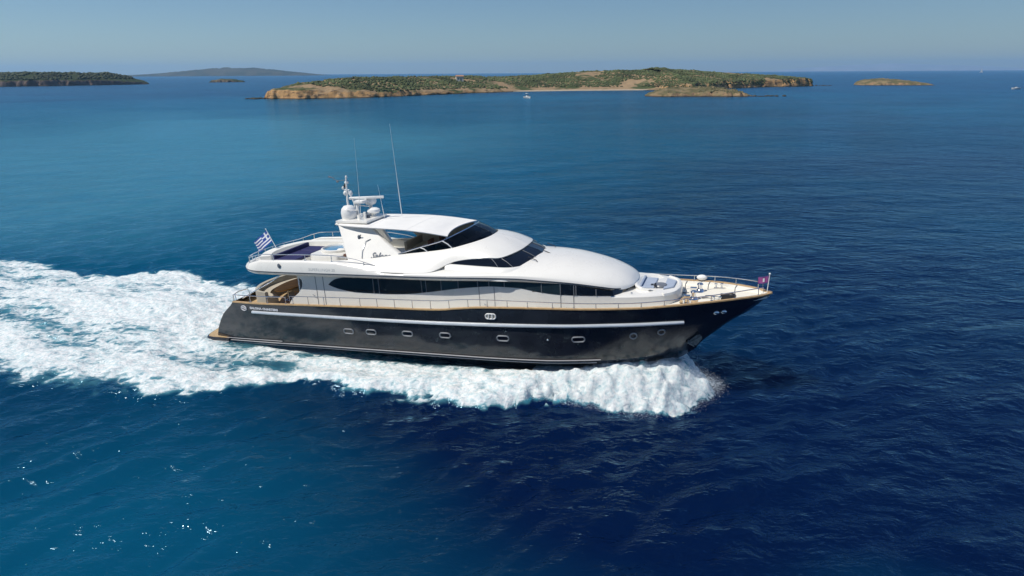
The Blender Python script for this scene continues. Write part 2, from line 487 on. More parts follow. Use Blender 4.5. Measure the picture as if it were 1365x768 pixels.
# lower white band and silver upper panel of the house side
wb = pchip([6.3, 6.9, 10.66, 14.18, 17.49, 20.3], [3.6, 3.61, 3.67, 3.76, 4.02, 4.29])
xcut = pchip([2.4, 3.02, 3.24, 3.7, 4.14, 4.47, 4.58, 4.9], [5.9, 6.15, 6.34, 6.91, 7.13, 7.04, 6.67, 6.3])
def wall_grid(zlo, zhi, x0, x1, n, rows, off=0.0, cut=False):
    cols = []
    for k in np.linspace(0, 1, rows):
        xx = np.linspace(0, 1, n)
        if cut:
            xa = x0
            for _ in range(5): xa = float(xcut(zlo(xa) + k*(zhi(xa) - zlo(xa))))
        else: xa = x0
        x = xa + xx*(x1 - xa)
        z = zlo(x) + k*(zhi(x) - zlo(x))
        cols.append(np.stack([x, -(yc(x) + off), z], 1))
    return np.array(cols)
ztrunk = lambda x: np.where(x < 20.3, wb(np.minimum(x, 20.3)), np.interp(x, [20.3, 21.5, 23.4, 27], [4.29, 4.17, 4.14, 4.12]))
hw = MB()
hw.grid(wall_grid(lambda x: zdk(x) - .05, ztrunk, 6.3, 23.92, 120, 8, 0, True))
hw.mir()
house = hw.build('deck_house', M['white'], yacht)
sp = MB()
sp.grid(wall_grid(ztrunk, lambda x: 0*x + 4.9, 6.5, 20.2, 90, 8, 0, True)); sp.mir()
sp.build('side_panel', M['white'], house)
# trunk forward of the house, closing in a round front
TR = crs(np.array([(23.9, 2.243), (24.8, 2.06), (25.6, 1.84), (26.3, 1.5), (26.75, 1.0), (26.92, .5), (26.95, 0)]), 50)
tk = MB()
tk.grid(np.stack([np.column_stack([TR[:, 0], -TR[:, 1] - .02, zdk(TR[:, 0]) - .05]), np.column_stack([TR[:, 0], -TR[:, 1], np.full(50, 4.05)]),
                  np.column_stack([TR[:, 0] - .03, -TR[:, 1]*.975, np.full(50, 4.11)]), np.column_stack([TR[:, 0] - .08, -TR[:, 1]*.93, np.full(50, 4.125)]),
                  np.column_stack([TR[:, 0]*.5 + 12.2, -TR[:, 1]*.5, np.full(50, 4.13)]), np.column_stack([0*TR[:, 0] + 24.0, 0*TR[:, 1], np.full(50, 4.13)])], 0))
tk.mir()
trunk = tk.build('trunk_deck', M['white'], yacht, ang=30)
# aft bulkhead with sliding glass doors
MB().box((6.85, 0, 3.7), (.08, 5.1, 2.36)).build('aft_bulkhead', M['white'], yacht)
for y in (-1.0, .0, 1.0):
    MB().box((6.78, y, 3.6), (.05, .92, 1.9)).build('saloon_door', M['glass'], yacht)

# window band
TOPZ = pchip([8.79, 9.0, 9.41, 10.34, 14.28, 17.55, 19.87, 22.05, 23.42, 24.4], [4.16, 4.34, 4.52, 4.64, 4.70, 4.76, 4.78, 4.68, 4.46, 4.30])
BOTZ = pchip([8.79, 9.0, 9.55, 10.68, 12, 13.33, 14.84, 16.72, 18.31, 19.47, 20.29, 21.49, 23.42, 24.4], [4.15, 4.06, 3.91, 3.79, 3.79, 3.84, 4.03, 4.32, 4.46, 4.44, 4.32, 4.18, 4.145, 4.14])
edges = [8.79, 11.54, 11.86, 14.33, 14.58, 15.42, 16.36, 17.41, 18.0, 18.8, 20.67, 21.58, 22.22, 22.32, 23.25, 24.02]
for s in (-1, 1):
    for ei, (a, b) in enumerate(zip(edges[:-1], edges[1:])):
        n = max(4, int((b - a)*8))
        g = wall_grid(BOTZ, TOPZ, a, b, n, 4, .012)
        if s > 0: g = g*[1, -1, 1]
        MB().grid(g).build('window', M[('glass', 'glass2', 'glass3')[(0, 0, 1, 0, 1, 2, 0, 0, 2, 2, 2, 0, 0, 0, 0)[ei]]], house, recalc=True)
    for x in edges[1:-1]:
        z0, z1 = float(BOTZ(x)), float(TOPZ(x))
        MB().box((x, s*float(yc(x) + .02), (z0 + z1)/2), (.035, .03, z1 - z0 - .02)).build('mullion', M['mull'], house)
    for x, w in ((8.0, .03), (8.48, .03), (17.45, .025), (18.25, .025), (21.58, .03), (22.2, .03)):
        z0 = float(zdk(x)) + .25; z1 = float(BOTZ(x)) - .01 if x > 8.8 else 4.62
        MB().box((x, s*float(yc(x) + .004), (z0 + z1)/2), (w, .014, z1 - z0)).build('door_frame', M['mull'], house)
    for x in (17.7, 21.85, 7.75):
        MB().tube([(x, s*float(yc(x) + .02), 3.55), (x, s*float(yc(x) + .07), 3.55), (x + .16, s*float(yc(x) + .07), 3.5)], .018, 5).build('door_handle', M['steel'], house)
# rounded front glass under the coach roof
FG = crs(np.array([(24.0, 2.19), (24.3, 1.76), (24.5, 1.2), (24.58, .6), (24.6, 0)]), 30)
fg = MB().grid(np.stack([np.column_stack([FG[:, 0], -FG[:, 1], np.full(30, 4.10)]), np.column_stack([FG[:, 0] - .1, -FG[:, 1]*.98, np.full(30, 4.36)])], 0)); fg.mir()
fg.build('front_window', M['glass'], house)

# ------------------------------------------------------------------ flybridge moulding that runs on into the coach roof
PE = np.column_stack([EX[:, 0], -EX[:, 1], zg(EX[:, 0])])
TE = np.gradient(PE, axis=0); TE[:, 2] = 0; TE /= np.linalg.norm(TE, axis=1)[:, None]
NE = np.stack([TE[:, 1], -TE[:, 0], 0*TE[:, 0]], 1)
flip = np.sign(np.sum(NE*(PE - [14, 0, 0]), 1)); NE = np.where((NE[:, 1:2] > 0) & (np.abs(NE[:, 1:2]) > .2), -NE, NE)
thick = np.interp(PE[:, 0], [3, 19, 23, 24.8], [1, 1, .6, .45])
coam = np.interp(PE[:, 0], [2.6, 3.4, 4.2, 4.8, 7.6, 9.6, 11.0, 12.5, 13, 16], [5.0, 5.08, 5.30, 5.43, 5.51, 5.50, 5.32, 5.08, 5.02, 0])
coam = np.maximum(coam, zg(PE[:, 0]) + .13)
def lv(inset, z): 
    q = PE - NE*np.asarray(inset)[..., None] if np.ndim(inset) else PE - NE*inset
    q = q.copy(); q[:, 2] = z; q[:, 1] = np.minimum(q[:, 1], 0)
    return q
Z = zg(PE[:, 0])
cc = PE*[1, 0, 1]
rows = [np.column_stack([PE[:, 0], 0*PE[:, 0], Z - .19*thick]), lv(.5, Z - .2*thick), lv(.16, Z - .19*thick), lv(.05, Z - .12*thick), lv(.0, Z - .03)]
f1 = MB().grid(np.array(rows)); f1.mir()
fly = f1.build('flybridge', M['white'], yacht, ang=40)
h = coam - Z
rows = [lv(.0, Z + .03), lv(.0, Z + .08), lv(.02, Z + .45*h), lv(.06, Z + .8*h), lv(.10, coam - .03), lv(.15, coam), lv(.30, coam), lv(.33, coam - .03), lv(.36, np.maximum(4.9, Z + .02))]
kx_ = int(np.sum(PE[:, 0] < 16.0))
f2 = MB().grid(np.array(rows)[:, :kx_]); f2.mir()
f2.build('coaming', M['white'], fly, ang=40)
g1 = MB().grid(np.array([lv(.03, Z - .035), lv(-.004, Z - .03), lv(-.004, Z + .03), lv(.03, Z + .035)])[:, :212]); g1.mir()
g1.build('groove_strip', M['groove'], fly)
q = lv(.3, 4.965); k = PE[:, 0] < 17
fd = MB().grid(np.stack([q[k], q[k]*[1, 0, 1]], 0)); fd.mir(); fd.build('flybridge_deck', M['white2'], fly)

# coach roof
xs = np.concatenate([np.linspace(13.6, 22, 50), 22 + 2.86*np.sin(np.linspace(0, np.pi/2, 40)[1:])])
zcr = pchip([13.6, 16, 19, 20.5, 21.3, 22.84, 23.6, 24.2, 24.6, 24.86], [5.32, 5.45, 5.56, 5.58, 5.55, 5.30, 5.09, 4.86, 4.62, 4.38])
rows = []
for k in np.linspace(0, 1, 22):
    kk = 1 - (1 - k)**1.6
    yy = (np.maximum(eyf(xs) - .03, .0))*np.cos(k*np.pi/2)
    c = np.cos(k*np.pi/2)
    ze = zg(xs) + .12 - .08*sm(20, 23, xs)
    zz = ze + (zcr(xs) - ze)*np.maximum(0, 1 - c**2.3)**.62
    rows.append(np.stack([xs, -yy, zz], 1))
rows.insert(0, np.stack([xs, -np.maximum(eyf(xs) - .004, 0), zg(xs) + .02], 1))
rows.insert(0, np.stack([xs, -np.maximum(eyf(xs) - .002, 0), zg(xs) - .04], 1))
cr_ = MB().grid(np.array(rows)); cr_.mir()
coach = cr_.build('coach_roof', M['white'], yacht, ang=60)

# pilot house brow between the flybridge screen and the lower windscreen
Wc = np.array([(9.8, 2.50, 5.50), (11.4, 2.42, 5.62), (13.2, 2.30, 5.86), (14.6, 2.20, 6.02), (15.9, 2.05, 6.20), (16.7, 1.70, 6.36), (17.2, 1.15, 6.46), (17.42, .55, 6.5), (17.46, 0, 6.51)])
Lc = np.array([(9.8, 3.05, 5.20), (11.4, 3.06, 5.13), (13.2, 3.05, 5.09), (14.9, 2.96, 5.13), (16.2, 2.50, 5.62), (17.7, 2.42, 5.83), (18.55, 2.25, 5.83), (19.12, 1.2, 5.93), (19.26, 0, 5.97)])
Wc = np.insert(Wc, 0, (9.0, 2.70, 5.46), 0); Lc = np.insert(Lc, 0, (9.0, 3.04, 5.25), 0)
W, Lp = crs(Wc, 100), crs(Lc, 100)
rows = []
for k in np.linspace(0, 1, 9):
    p = W*(1 - k) + Lp*k
    b = 4*k*(1 - k)
    p = p.copy(); p[:, 2] += b*.10; rows.append(p*[1, -1, 1])
lip = Lp*[1, -1, 1]; lip2 = lip.copy(); lip2[:, 2] -= .06; lip2[:, 1] *= .985; lip2[:, 0] -= .04
low = lip2.copy(); low[:, 1] *= .93; low[:, 0] -= .12; low[:, 2] -= .01
rows += [lip2, low]
ub = MB().grid(np.array(rows)); ub.mir()
brow = ub.build('pilot_house_roof', M['white'], yacht, ang=45)
# pilot house windows
Tg = crs(np.array([(15.85, 2.44, 5.56), (16.6, 2.40, 5.70), (17.7, 2.36, 5.80), (18.45, 2.18, 5.80), (19.0, 1.18, 5.90), (19.14, 0, 5.94)]), 60)*[1, -1, 1]
Bg = crs(np.array([(15.75, 2.50, 5.47), (16.7, 2.53, 5.44), (17.9, 2.53, 5.40), (19.15, 2.40, 5.37), (20.0, 1.3, 5.38), (20.32, 0, 5.42)]), 60)*[1, -1, 1]
seg = [0, 29, 36, 59]
for s in (1, -1):
    for a, b in zip(seg[:-1], seg[1:]):
        MB().grid(np.array([Tg[a:b+1], .5*(Tg[a:b+1] + Bg[a:b+1]) + [.03, -.03, .03], Bg[a:b+1]])*[1, s, 1]).build('windscreen' if a > 30 else 'side_window', M['glass'], brow, ang=80)
    for i in (29, 36, 51):
        MB().tube(np.array([Tg[i] + [.02, -.02, .0], .5*(Tg[i] + Bg[i]) + [.05, -.05, .04], Bg[i] + [.02, -.02, .02]])*[1, s, 1], .018, 5).build('mullion', M['mull'], brow)
    tg = np.gradient(Bg, axis=0); tg[:, 2] = 0; tg /= np.linalg.norm(tg, axis=1)[:, None]; no = np.stack([tg[:, 1], -tg[:, 0], 0*tg[:, 0]], 1); uz = np.array([0, 0, 1.0])
    B2 = np.array([Bg - no*.03 + uz*.01, Bg + no*.015 + uz*.035, Bg + no*.06 + uz*.02, Bg + no*.16 - uz*.08, Bg + no*.30 - uz*.28, Bg + no*.40 - uz*.55])*[1, s, 1]
    MB().grid(B2).build('window_ledge', M['white'], brow, ang=70)
for y, x in ((-1.6, 20.1), (1.4, 20.2), (-.2, 20.45)):
    MB().tube([(x + .1, y, 5.5), (x + .05, y + .05, 5.56), (x - .45, y + .3, 5.66)], .02, 5).build('wiper', M['dark'], brow)

# flybridge windscreen
Tw = crs(np.array([(13.0, 2.30, 5.86), (14.2, 2.22, 6.22), (15.4, 2.12, 6.55), (16.0, 1.55, 6.80), (16.25, .8, 6.90), (16.32, 0, 6.94)]), 60)*[1, -1, 1]
Bw = crs(np.array([(13.05, 2.31, 5.83), (14.6, 2.21, 6.0), (15.9, 2.07, 6.18), (16.75, 1.65, 6.35), (17.25, .9, 6.46), (17.42, 0, 6.49)]), 60)*[1, -1, 1]
ws = MB()
for s in (1, -1):
    for a, b in ((0, 12), (12, 24), (24, 36), (36, 59)):
        MB().grid(np.array([Tw[a:b+1], .5*(Tw[a:b+1] + Bw[a:b+1]) + [.05, -.02, .03], Bw[a:b+1]])*[1, s, 1]).build('windscreen_panel', M['tint'], brow, ang=80)
    MB().tube(Tw*[1, s, 1], .03, 6).build('screen_rail', M['steel'], brow)
    for i in (12, 24):
        MB().tube(np.array([Tw[i], .5*(Tw[i] + Bw[i]) + [.05, -.03, .03], Bw[i]])*[1, s, 1], .03, 6).build('screen_post', M['plastic'], brow)
    MB().tube(np.array([Tw[38], Bw[38]])*[1, s, 1], .012, 6).build('screen_post', M['dark'], brow)

# helm console and seats inside
MB().prism([(15.2, -1.5, 5.0), (16.9, -1.3, 5.0), (16.7, -1.2, 6.35), (15.7, -1.4, 6.1)], (0, 2.7, 0)).build('helm_console', M['dark'], fly, bevel=.04)
for y in (-.9, .5):
    m = MB().box((14.5, y, 5.72), (.55, .6, .14)); m.box((14.22, y, 6.05), (.12, .6, .62)); m.tube([(14.5, y, 4.98), (14.5, y, 5.68)], .07, 8)
    m.build('helm_seat', M['brown'], fly, bevel=.04)
m = MB(); m.box((12.6, .9, 5.3), (.7, 2.0, .55)); m.box((12.25, .9, 5.72), (.16, 2.0, .5)); m.box((13.3, 1.8, 5.3), (.9, .6, .5))
m.build('flybridge_sofa', M['beige'], fly, bevel=.06)
MB().lathe([(0, 5.72), (.42, 5.72), (.42, 5.68), (.06, 5.66), (.06, 4.97)], (13.5, .4, 0)).build('flybridge_table', M['plastic'], fly)

# ------------------------------------------------------------------ hard top, radar arch, mast
HW = pchip([8.75, 9.5, 11, 13, 15.7], [1.25, 1.6, 1.85, 1.96, 2.0])
HZ = pchip([8.75, 10.7, 12.9, 14.2, 15.7], [7.16, 7.13, 7.07, 6.97, 6.78])
rows = []; rows2 = []
for x in np.linspace(8.75, 15.7, 44):
    kk = np.linspace(-1, 1, 15)
    sag = .028*np.sin((x - 8.75)*2*np.pi/2.32)
    xx = x - .35*sm(14.5, 15.7, x)*(1 - kk**2)
    rows.append(np.stack([xx, kk*HW(x), HZ(x) + (.05 + sag)*(1 - kk**2)], 1))
    rows2.append(np.stack([xx, kk*HW(x)*.99, HZ(x) - .05 + (.045 + sag)*(1 - kk**2)], 1))
A, B = np.array(rows), np.array(rows2)
m = MB().grid(A).grid(B)
m.grid(np.stack([A[0], B[0]])).grid(np.stack([A[-1], B[-1]])).grid(np.stack([A[:, 0], B[:, 0]])).grid(np.stack([A[:, -1], B[:, -1]]))
htop = m.build('hard_top', M['canvas'], yacht, ang=50)
for x in (11.1, 13.4):
    kk = np.linspace(-1, 1, 15)
    MB().tube(np.stack([0*kk + x, kk*HW(x), HZ(x) + (.05 + .028*math.sin((x - 8.75)*2*math.pi/2.32))*(1 - kk**2)], 1), .009, 5).build('canvas_seam', M['canvas'], htop)
for s in (-1, 1):
    MB().tube([(15.55, s*1.9, 6.78), (15.9, s*2.0, 6.3)], .025, 6).build('top_strut', M['steel'], htop)
MB().grid(np.array([[(10.7, 1.88, 6.98), (12.4, 1.92, 6.98), (14.2, 1.96, 6.86), (15.5, 1.97, 6.72)], [(12.7, 2.2, 5.0), (13.6, 2.2, 5.0), (14.6, 2.15, 5.0), (15.6, 2.1, 5.05)]])).build('side_curtain', M['beige'], htop)

arch = None
for s in (-1, 1):
    ou = [(x, 1.38 + (7.2 - z)*.62, z) for x, z in ((9.0, 7.2), (10.95, 7.15), (12.0, 6.42), (13.25, 5.75), (13.1, 5.2), (10.2, 5.3), (9.95, 5.6), (9.55, 6.3))]
    if s > 0: ou = [(9.0, 1.35, 7.2), (9.7, 1.45, 7.15), (10.15, 2.35, 5.4), (9.7, 2.4, 5.4)]
    m = MB().prism(np.array(ou)*[1, s, 1], (0, -s*.26, 0))
    if arch is None:
        arch = m.build('radar_arch', M['white'], yacht, bevel=.05)
    else: m.build('arch_leg', M['white'], arch, bevel=.05)
# name in script on the near leg, and its twin to port
for s in (-1,):
    V, F = text_mesh('Salona', .50, shear=.35, bold=.012)
    V[:, 0] *= 1.15/V[:, 0].max()
    o_ = np.array([11.4, 1.38 + (7.2 - 5.6)*.62, 5.6]); ux = np.array([1.0, 0, .0]); uz = np.array([0, -.527, .85])
    p = o_ + (V[:, 0:1] if s < 0 else 1.15 - V[:, 0:1])*ux + V[:, 1:2]*uz + np.array([0, .03, .0])
    MB().add(p*[1, s, 1], F).build('lettering', M['ink'], arch, weld=False, recalc=False)
    m = MB().ell((10.5, s*1.80, 6.58), (.09, .05, .13)); m.tube([(10.5, s*1.82, 6.6), (10.66, s*1.86, 6.72)], .03, 6)
    m.build('loud_hailer', M['ink'], arch)
    m = MB()
    m.tube([(11.2, s*1.84, 6.5), (10.95, s*1.92, 6.4), (10.85, s*2.2, 5.95), (10.9, s*2.4, 5.6)], .018, 5)
    m.build('hand_grip', M['steel'], arch)
for s in (-1, 1):
    V, F = text_mesh('SUPERLUNGH 30', .21)
    V[:, 0] *= 1.62/V[:, 0].max()
    p = np.stack([(8.0 + V[:, 0]) if s < 0 else (9.62 - V[:, 0]), np.full(len(V), s*3.095), 5.02 + V[:, 1]], 1)
    p[:, 1] = s*(3.104 - .10*np.clip((p[:, 2] - 4.98)/.5, 0, 1)**1.5)
    MB().add(p, F).build('lettering', M['greyink'], fly, weld=False, recalc=False)
    MB().ell((6.15, s*3.09, 5.22), (.10, .03, .13)).build('side_light', M['ink'], fly)

# radome, radars, mast
m = MB().lathe([(0, 7.28), (.34, 7.28), (.41, 7.43), (.42, 7.68), (.37, 7.88), (.24, 8.02), (0, 8.07)], (9.25, -.55, 0), 24)
m.build('satellite_dome', M['plastic'], arch)
m = MB().lathe([(0, 7.9), (.26, 7.92), (.34, 8.05), (.34, 8.18), (.24, 8.32), (0, 8.36)], (10.0, .55, 0), 20); m.tube([(10.0, .55, 7.2), (10.0, .55, 7.95)], .1, 8)
m.build('satellite_dome', M['plastic'], arch)
m = MB().lathe([(0, 7.5), (.3, 7.5), (.36, 7.58), (.34, 7.7), (.2, 7.78), (0, 7.8)], (10.35, .2, 0), 20); m.tube([(10.35, .2, 7.2), (10.35, .2, 7.52)], .14, 8)
m.build('radome', M['plastic'], arch)
m = MB().tube([(9.55, -.1, 7.2), (9.55, -.1, 8.15)], .09, 8); m.box((9.75, 0, 8.16), (.6, .5, .16))
rs = m.build('radar_pedestal', M['plastic'], arch, bevel=.03)
a = rad(14)
MB().box((10.0, .2, 8.34), (1.95, .12, .14), np.array(((math.cos(a), -math.sin(a), 0), (math.sin(a), math.cos(a), 0), (0, 0, 1)))).build('radar_scanner', M['plastic'], rs, bevel=.03)
m = MB()
m.tube([(8.95, 0, 7.2), (8.9, 0, 8.2), (8.95, 0, 9.0), (8.98, 0, 9.45)], [.07, .06, .05, .04], 8)
m.tube([(9.35, 0, 7.5), (9.3, 0, 8.1), (9.05, 0, 8.75)], .045, 6)
m.tube([(9.3, 0, 8.1), (9.6, 0, 7.95), (10.2, 0, 7.9)], .035, 6)
m.tube([(8.75, 0, 8.8), (9.1, 0, 8.8)], .03, 6)
mast = m.build('light_mast', M['plastic'], arch)
for p, q in (((8.82, 0, 8.62), (.11, .11, .13)), ((9.1, .08, 8.6), (.12, .12, .16)), ((8.95, .05, 9.2), (.13, .1, .09)), ((9.0, 0, 9.5), (.06, .06, .09)), ((8.72, 0, 8.9), (.07, .07, .1))):
    MB().ell(p, q, 12, 8).build('mast_light', M['plastic'], mast)
MB().ell((8.85, 0, 9.02), (.07, .07, .12), 10, 6).build('mast_light', M['dark'], mast)
m = MB().tube([(8.95, 0, 9.35), (8.5, -.05, 9.3), (8.2, -.08, 9.42)], .018, 5); m.ell((8.45, -.05, 9.27), (.08, .08, .06), 8, 6); m.tube([(8.3, -.08, 9.45), (7.95, -.1, 9.55)], [.015, .05], 5)
m.build('wind_vane', M['mull'], mast)
for nm, p0, p1, r in (('whip_antenna', (9.85, -.35, 7.2), (9.98, -.30, 11.6), .016), ('whip_antenna', (11.85, .6, 7.25), (11.62, .7, 12.2), .024), ('whip_antenna', (11.1, .0, 7.3), (11.02, -.2, 9.1), .022)):
    k = np.linspace(0, 1, 8)[:, None]; P = np.array(p0)*(1 - k) + np.array(p1)*k
    MB().tube(P, np.interp(k[:, 0], [0, .38, .42, 1], [r, r, r*.5, r*.2]), 6).build(nm, M['plastic'], arch)
m = MB().box((9.8, -.2, 7.27), (1.9, 2.2, .12)); m.box((10.0, -.75, 7.45), (.18, .14, .25)); m.box((10.2, -.5, 7.5), (.12, .12, .35))
m.tube([(9.4, -.9, 7.3), (9.4, -.9, 7.85), (10.1, -.9, 7.85), (10.1, -.9, 7.3)], .025, 6)
m.build('arch_platform', M['white'], arch, bevel=.03)
m = MB().box((10.25, -.3, 7.42), (.2, .16, .18)); m.box((9.85, .1, 7.42), (.16, .22, .2)); m.build('deck_horn', M['ink'], arch)

# ------------------------------------------------------------------ flybridge fittings
m = MB()
out2 = np.array([(6.95, -1.35), (7.3, -1.62), (8.8, -1.62), (9.25, -1.2), (9.25, .8), (8.8, 1.2), (7.4, 1.2), (6.95, .8)])
m.prism(np.column_stack([out2, np.full(8, 4.97)]), (0, 0, .52))
tub = m.build('jacuzzi', M['white'], fly, bevel=.08)
MB().lathe([(.92, 5.50), (.94, 5.60), (.86, 5.63), (.80, 5.58), (.78, 5.5)], (8.05, -.22, 0), 36).build('tub_rim', M['white'], tub)
MB().lathe([(0, 5.53), (.8, 5.53)], (8.05, -.22, 0), 36).build('tub_water', M['pool'], tub)
for a in (0.2, 1.1, -.7):
    MB().ell((8.05 + .55*math.cos(a), -.22 + .55*math.sin(a), 5.57), (.24, .2, .07), 14, 8).build('headrest', M['plastic'], tub)
m = MB()
for y in (-1.75, -.65, .45): m.box((5.9, y, 5.27), (1.35, 1.02, .16))
m.box((5.22, -.65, 5.42), (.16, 3.2, .3))
pad = m.build('sun_pad', M['navy'], fly, bevel=.05)
MB().box((5.9, -.65, 5.08), (1.4, 3.25, .22)).build('pad_base', M['white'], pad)
m = MB().sweep(crs(np.array([(4.0, -1.9, 5.0), (3.55, -1.0, 5.0), (3.4, 0, 5.0), (3.55, 1.1, 5.0), (4.2, 2.2, 5.0), (5.5, 2.58, 5.0), (7.5, 2.62, 5.0), (9.5, 2.6, 5.0)]), 50), [(-.0, -.02), (0, .36), (.55, .36), (.55, -.02)])
m.build('flybridge_bench', M['white2'], fly)
for s in (-1, 1):
    for x in (10.6, 11.0):
        pass
m = MB().tube([(9.75, -2.0, 4.98), (9.75, -2.0, 5.6)], .05, 8); m.lathe([(0, 5.6), (.19, 5.6), (.2, 5.66), (.17, 5.7), (0, 5.71)], (9.75, -2.0, 0), 16)
m.lathe([(0, 4.99), (.18, 4.99), (.17, 5.03), (.05, 5.05)], (9.75, -2.0, 0), 16)
m.build('bar_stool', M['brown'], fly)
m = MB().lathe([(0, 5.0), (.14, 5.0), (.12, 5.18), (.14, 5.3), (0, 5.34)], (10.55, -2.35, .12), 14); m.tube([(10.55 + .13*math.cos(t), -2.35 + .13*math.sin(t), 5.35 + .04*t/6) for t in np.linspace(0, 18, 50)], .03, 5)
m.build('coiled_rope', M['table'], fly)

def rail(name, pts, heights, posts, r=.022, parent=yacht, mid=None, ends=True):
    """pts: foot line; a hand rail 'heights' above it, with a stanchion at each of the given fractions."""
    P = np.asarray(pts, float); T = P.copy(); T[:, 2] += heights
    m = MB()
    path = T
    if ends: path = np.vstack([P[:1], T, P[-1:]])
    m.tube(path, r, 6)
    if mid: 
        Q = P.copy(); Q[:, 2] += np.asarray(heights)*mid; m.tube(Q, r*.6, 5)
    o = m.build(name, M['steel'], parent)
    for f in posts:
        i = int(round(f*(len(P) - 1)))
        q = MB().tube([P[i], T[i]], r*.85, 6); q.lathe([(0, .012), (r*2.2, .012), (r*2.2, -.01)], P[i], 8)
        q.build('stanchion', M['steel'], o)
    return o

rh = pchip([6, 16, 18, 20, 25, 28, 31], [.42, .40, .33, .27, .20, .24, .34])
for s in (-1, 1):
    xs = np.linspace(6.6, 30.6, 120)
    P = np.stack([xs, s*(hb(xs) - .07), zs(xs) + .045], 1)
    rail('guard_rail', P, rh(xs), np.linspace(.01, .995, 24))
    xs = np.linspace(2.55, 6.3, 40)
    P = np.stack([xs, s*(hb(xs) - .07), zs(xs) + .045], 1)
    rail('quarter_rail', P, np.full(40, .36), (.0, .33, .66, 1), r=.026)
    # gate loops at the quarters
    MB().tube([(2.6, s*2.75, 3.0), (2.5, s*2.7, 3.35), (2.55, s*2.4, 3.42), (2.75, s*1.9, 3.42), (2.85, s*1.85, 3.0)], .025, 6).build('gate_rail', M['steel'], yacht)
# flybridge aft rail round the whole after end
i0 = [i for i in range(len(PE)) if PE[i, 0] < 12.0]
q = lv(.22, coam)[i0]
idx = np.linspace(0, len(q) - 1, 60).astype(int)
q = q[idx]; full = np.vstack([q[::-1], q[1:]*[1, -1, 1]])
full = full[np.concatenate([[True], np.linalg.norm(np.diff(full, axis=0), axis=1) > .01])]
rail('flybridge_rail', full, .32 - .12*sm(10.5, 12, full[:, 0]), np.linspace(0.02, .98, 19), r=.024)
# cockpit wing rails on the aft deck
for s in (-1, 1):
    MB().tube([(3.2, s*2.9, 3.2), (4.2, s*2.85, 3.7), (5.2, s*2.75, 4.2), (5.9, s*2.7, 4.6)], .03, 6).build('awning_pole', M['steel'], yacht)

# ------------------------------------------------------------------ aft deck furniture
arc = crs(np.array([(4.3, -2.2, 2.52), (3.45, -1.9, 2.52), (2.9, -1.0, 2.52), (2.75, 0, 2.52), (2.9, 1.0, 2.52), (3.4, 1.9, 2.52), (4.4, 2.3, 2.52), (5.3, 2.35, 2.52)]), 50)
m = MB().sweep(arc, [(-.12, 0), (-.12, .86), (0, .88), (.08, .84), (.12, .42), (.68, .42), (.7, 0)])
sofa = m.build('aft_sofa', M['greyseat'], yacht)
m = MB().sweep(arc + [0, 0, .42], [(.14, 0), (.14, .12), (.66, .12), (.68, 0)]); m.build('seat_cushion', M['beige'], sofa)
m = MB()
th = np.linspace(0, 2*np.pi, 40, endpoint=False)
m.prism(np.stack([4.72 + .68*np.cos(th), -.3 + 1.55*np.sin(th), np.full(40, 3.29)], 1), (0, 0, .06))
tb = empty('dining_table', YM @ Matrix.Translation((0, 0, 0)))
tag(tb, 'oval honey coloured wooden table on the shaded aft deck of the big yacht', 'table')
m.build('table_top', M['table'], tb, bevel=.015)
for y in (-.9, .4):
    MB().lathe([(0, 2.53), (.22, 2.53), (.2, 2.57), (.06, 2.62), (.06, 3.29)], (4.72, y, 0), 14).build('pedestal', M['steel'], tb)

def chair(x, y, rz, lab):
    T = YM @ Matrix.Translation((x, y, 2.55)) @ Matrix.Rotation(rz, 4, 'Z')
    c = empty('deck_chair', T)
    tag(c, lab, 'chair', 'chairs around the aft deck table')
    MB().box((0, 0, .44), (.5, .5, .1)).build('seat', M['brown'], c, bevel=.03)
    MB().grid(np.array([[(-.25 + .06*math.cos(t*1.57)*0 - .06*abs(t), .27*t, z) for t in np.linspace(-1, 1, 7)] for z in (.5, .7, .9)])).build('backrest', M['beige'], c)
    for a in (-.2, .2):
        for b in (-.2, .2):
            MB().tube([(a, b, 0), (a*.9, b*.9, .4)], .02, 5).build('leg', M['table'], c)
    for b in (-.27, .27):
        MB().tube([(-.24, b, .68), (.2, b, .66), (.2, b*.9, .42)], .02, 5).build('armrest', M['table'], c)
chair(5.75, -1.1, math.pi, 'brown seated deck chair nearest the side rail at the wooden table')
chair(5.85, -.1, math.pi, 'brown seated deck chair in the middle at the wooden table')
chair(5.75, .9, math.pi, 'brown seated deck chair farthest from the camera at the wooden table')

# ------------------------------------------------------------------ foredeck
m = MB()
bk = crs(np.array([(25.55, -1.25, 4.12), (25.05, -1.15, 4.12), (24.78, -.6, 4.12), (24.74, 0, 4.12), (24.8, .7, 4.12), (25.1, 1.25, 4.12), (25.7, 1.4, 4.12)]), 40)
hgt = .06 + .16*np.sin(np.linspace(0, np.pi, 40))**.7
gA = np.stack([bk*1.0, bk + np.column_stack([0*hgt - .06, 0*hgt, hgt]), bk + np.column_stack([0*hgt + .04, 0*hgt, hgt + .03]), bk + np.column_stack([0*hgt + .16, 0*hgt, hgt - .02]), bk + [.3, 0, 0]], 0)
gA[3:, :, 1] *= .9
m.grid(gA)
seat = m.build('foredeck_seat', M['white'], yacht, ang=50)
m = MB().box((25.4, .1, 4.16), (.62, 1.7, .07)); m.box((25.06, .1, 4.24), (.12, 1.6, .14), np.array(((.94, 0, .34), (0, 1, 0), (-.34, 0, .94))))
m.build('seat_cushion', M['bluepad'], seat, bevel=.05)  # blue-grey colour stands in for the shade inside the white seat
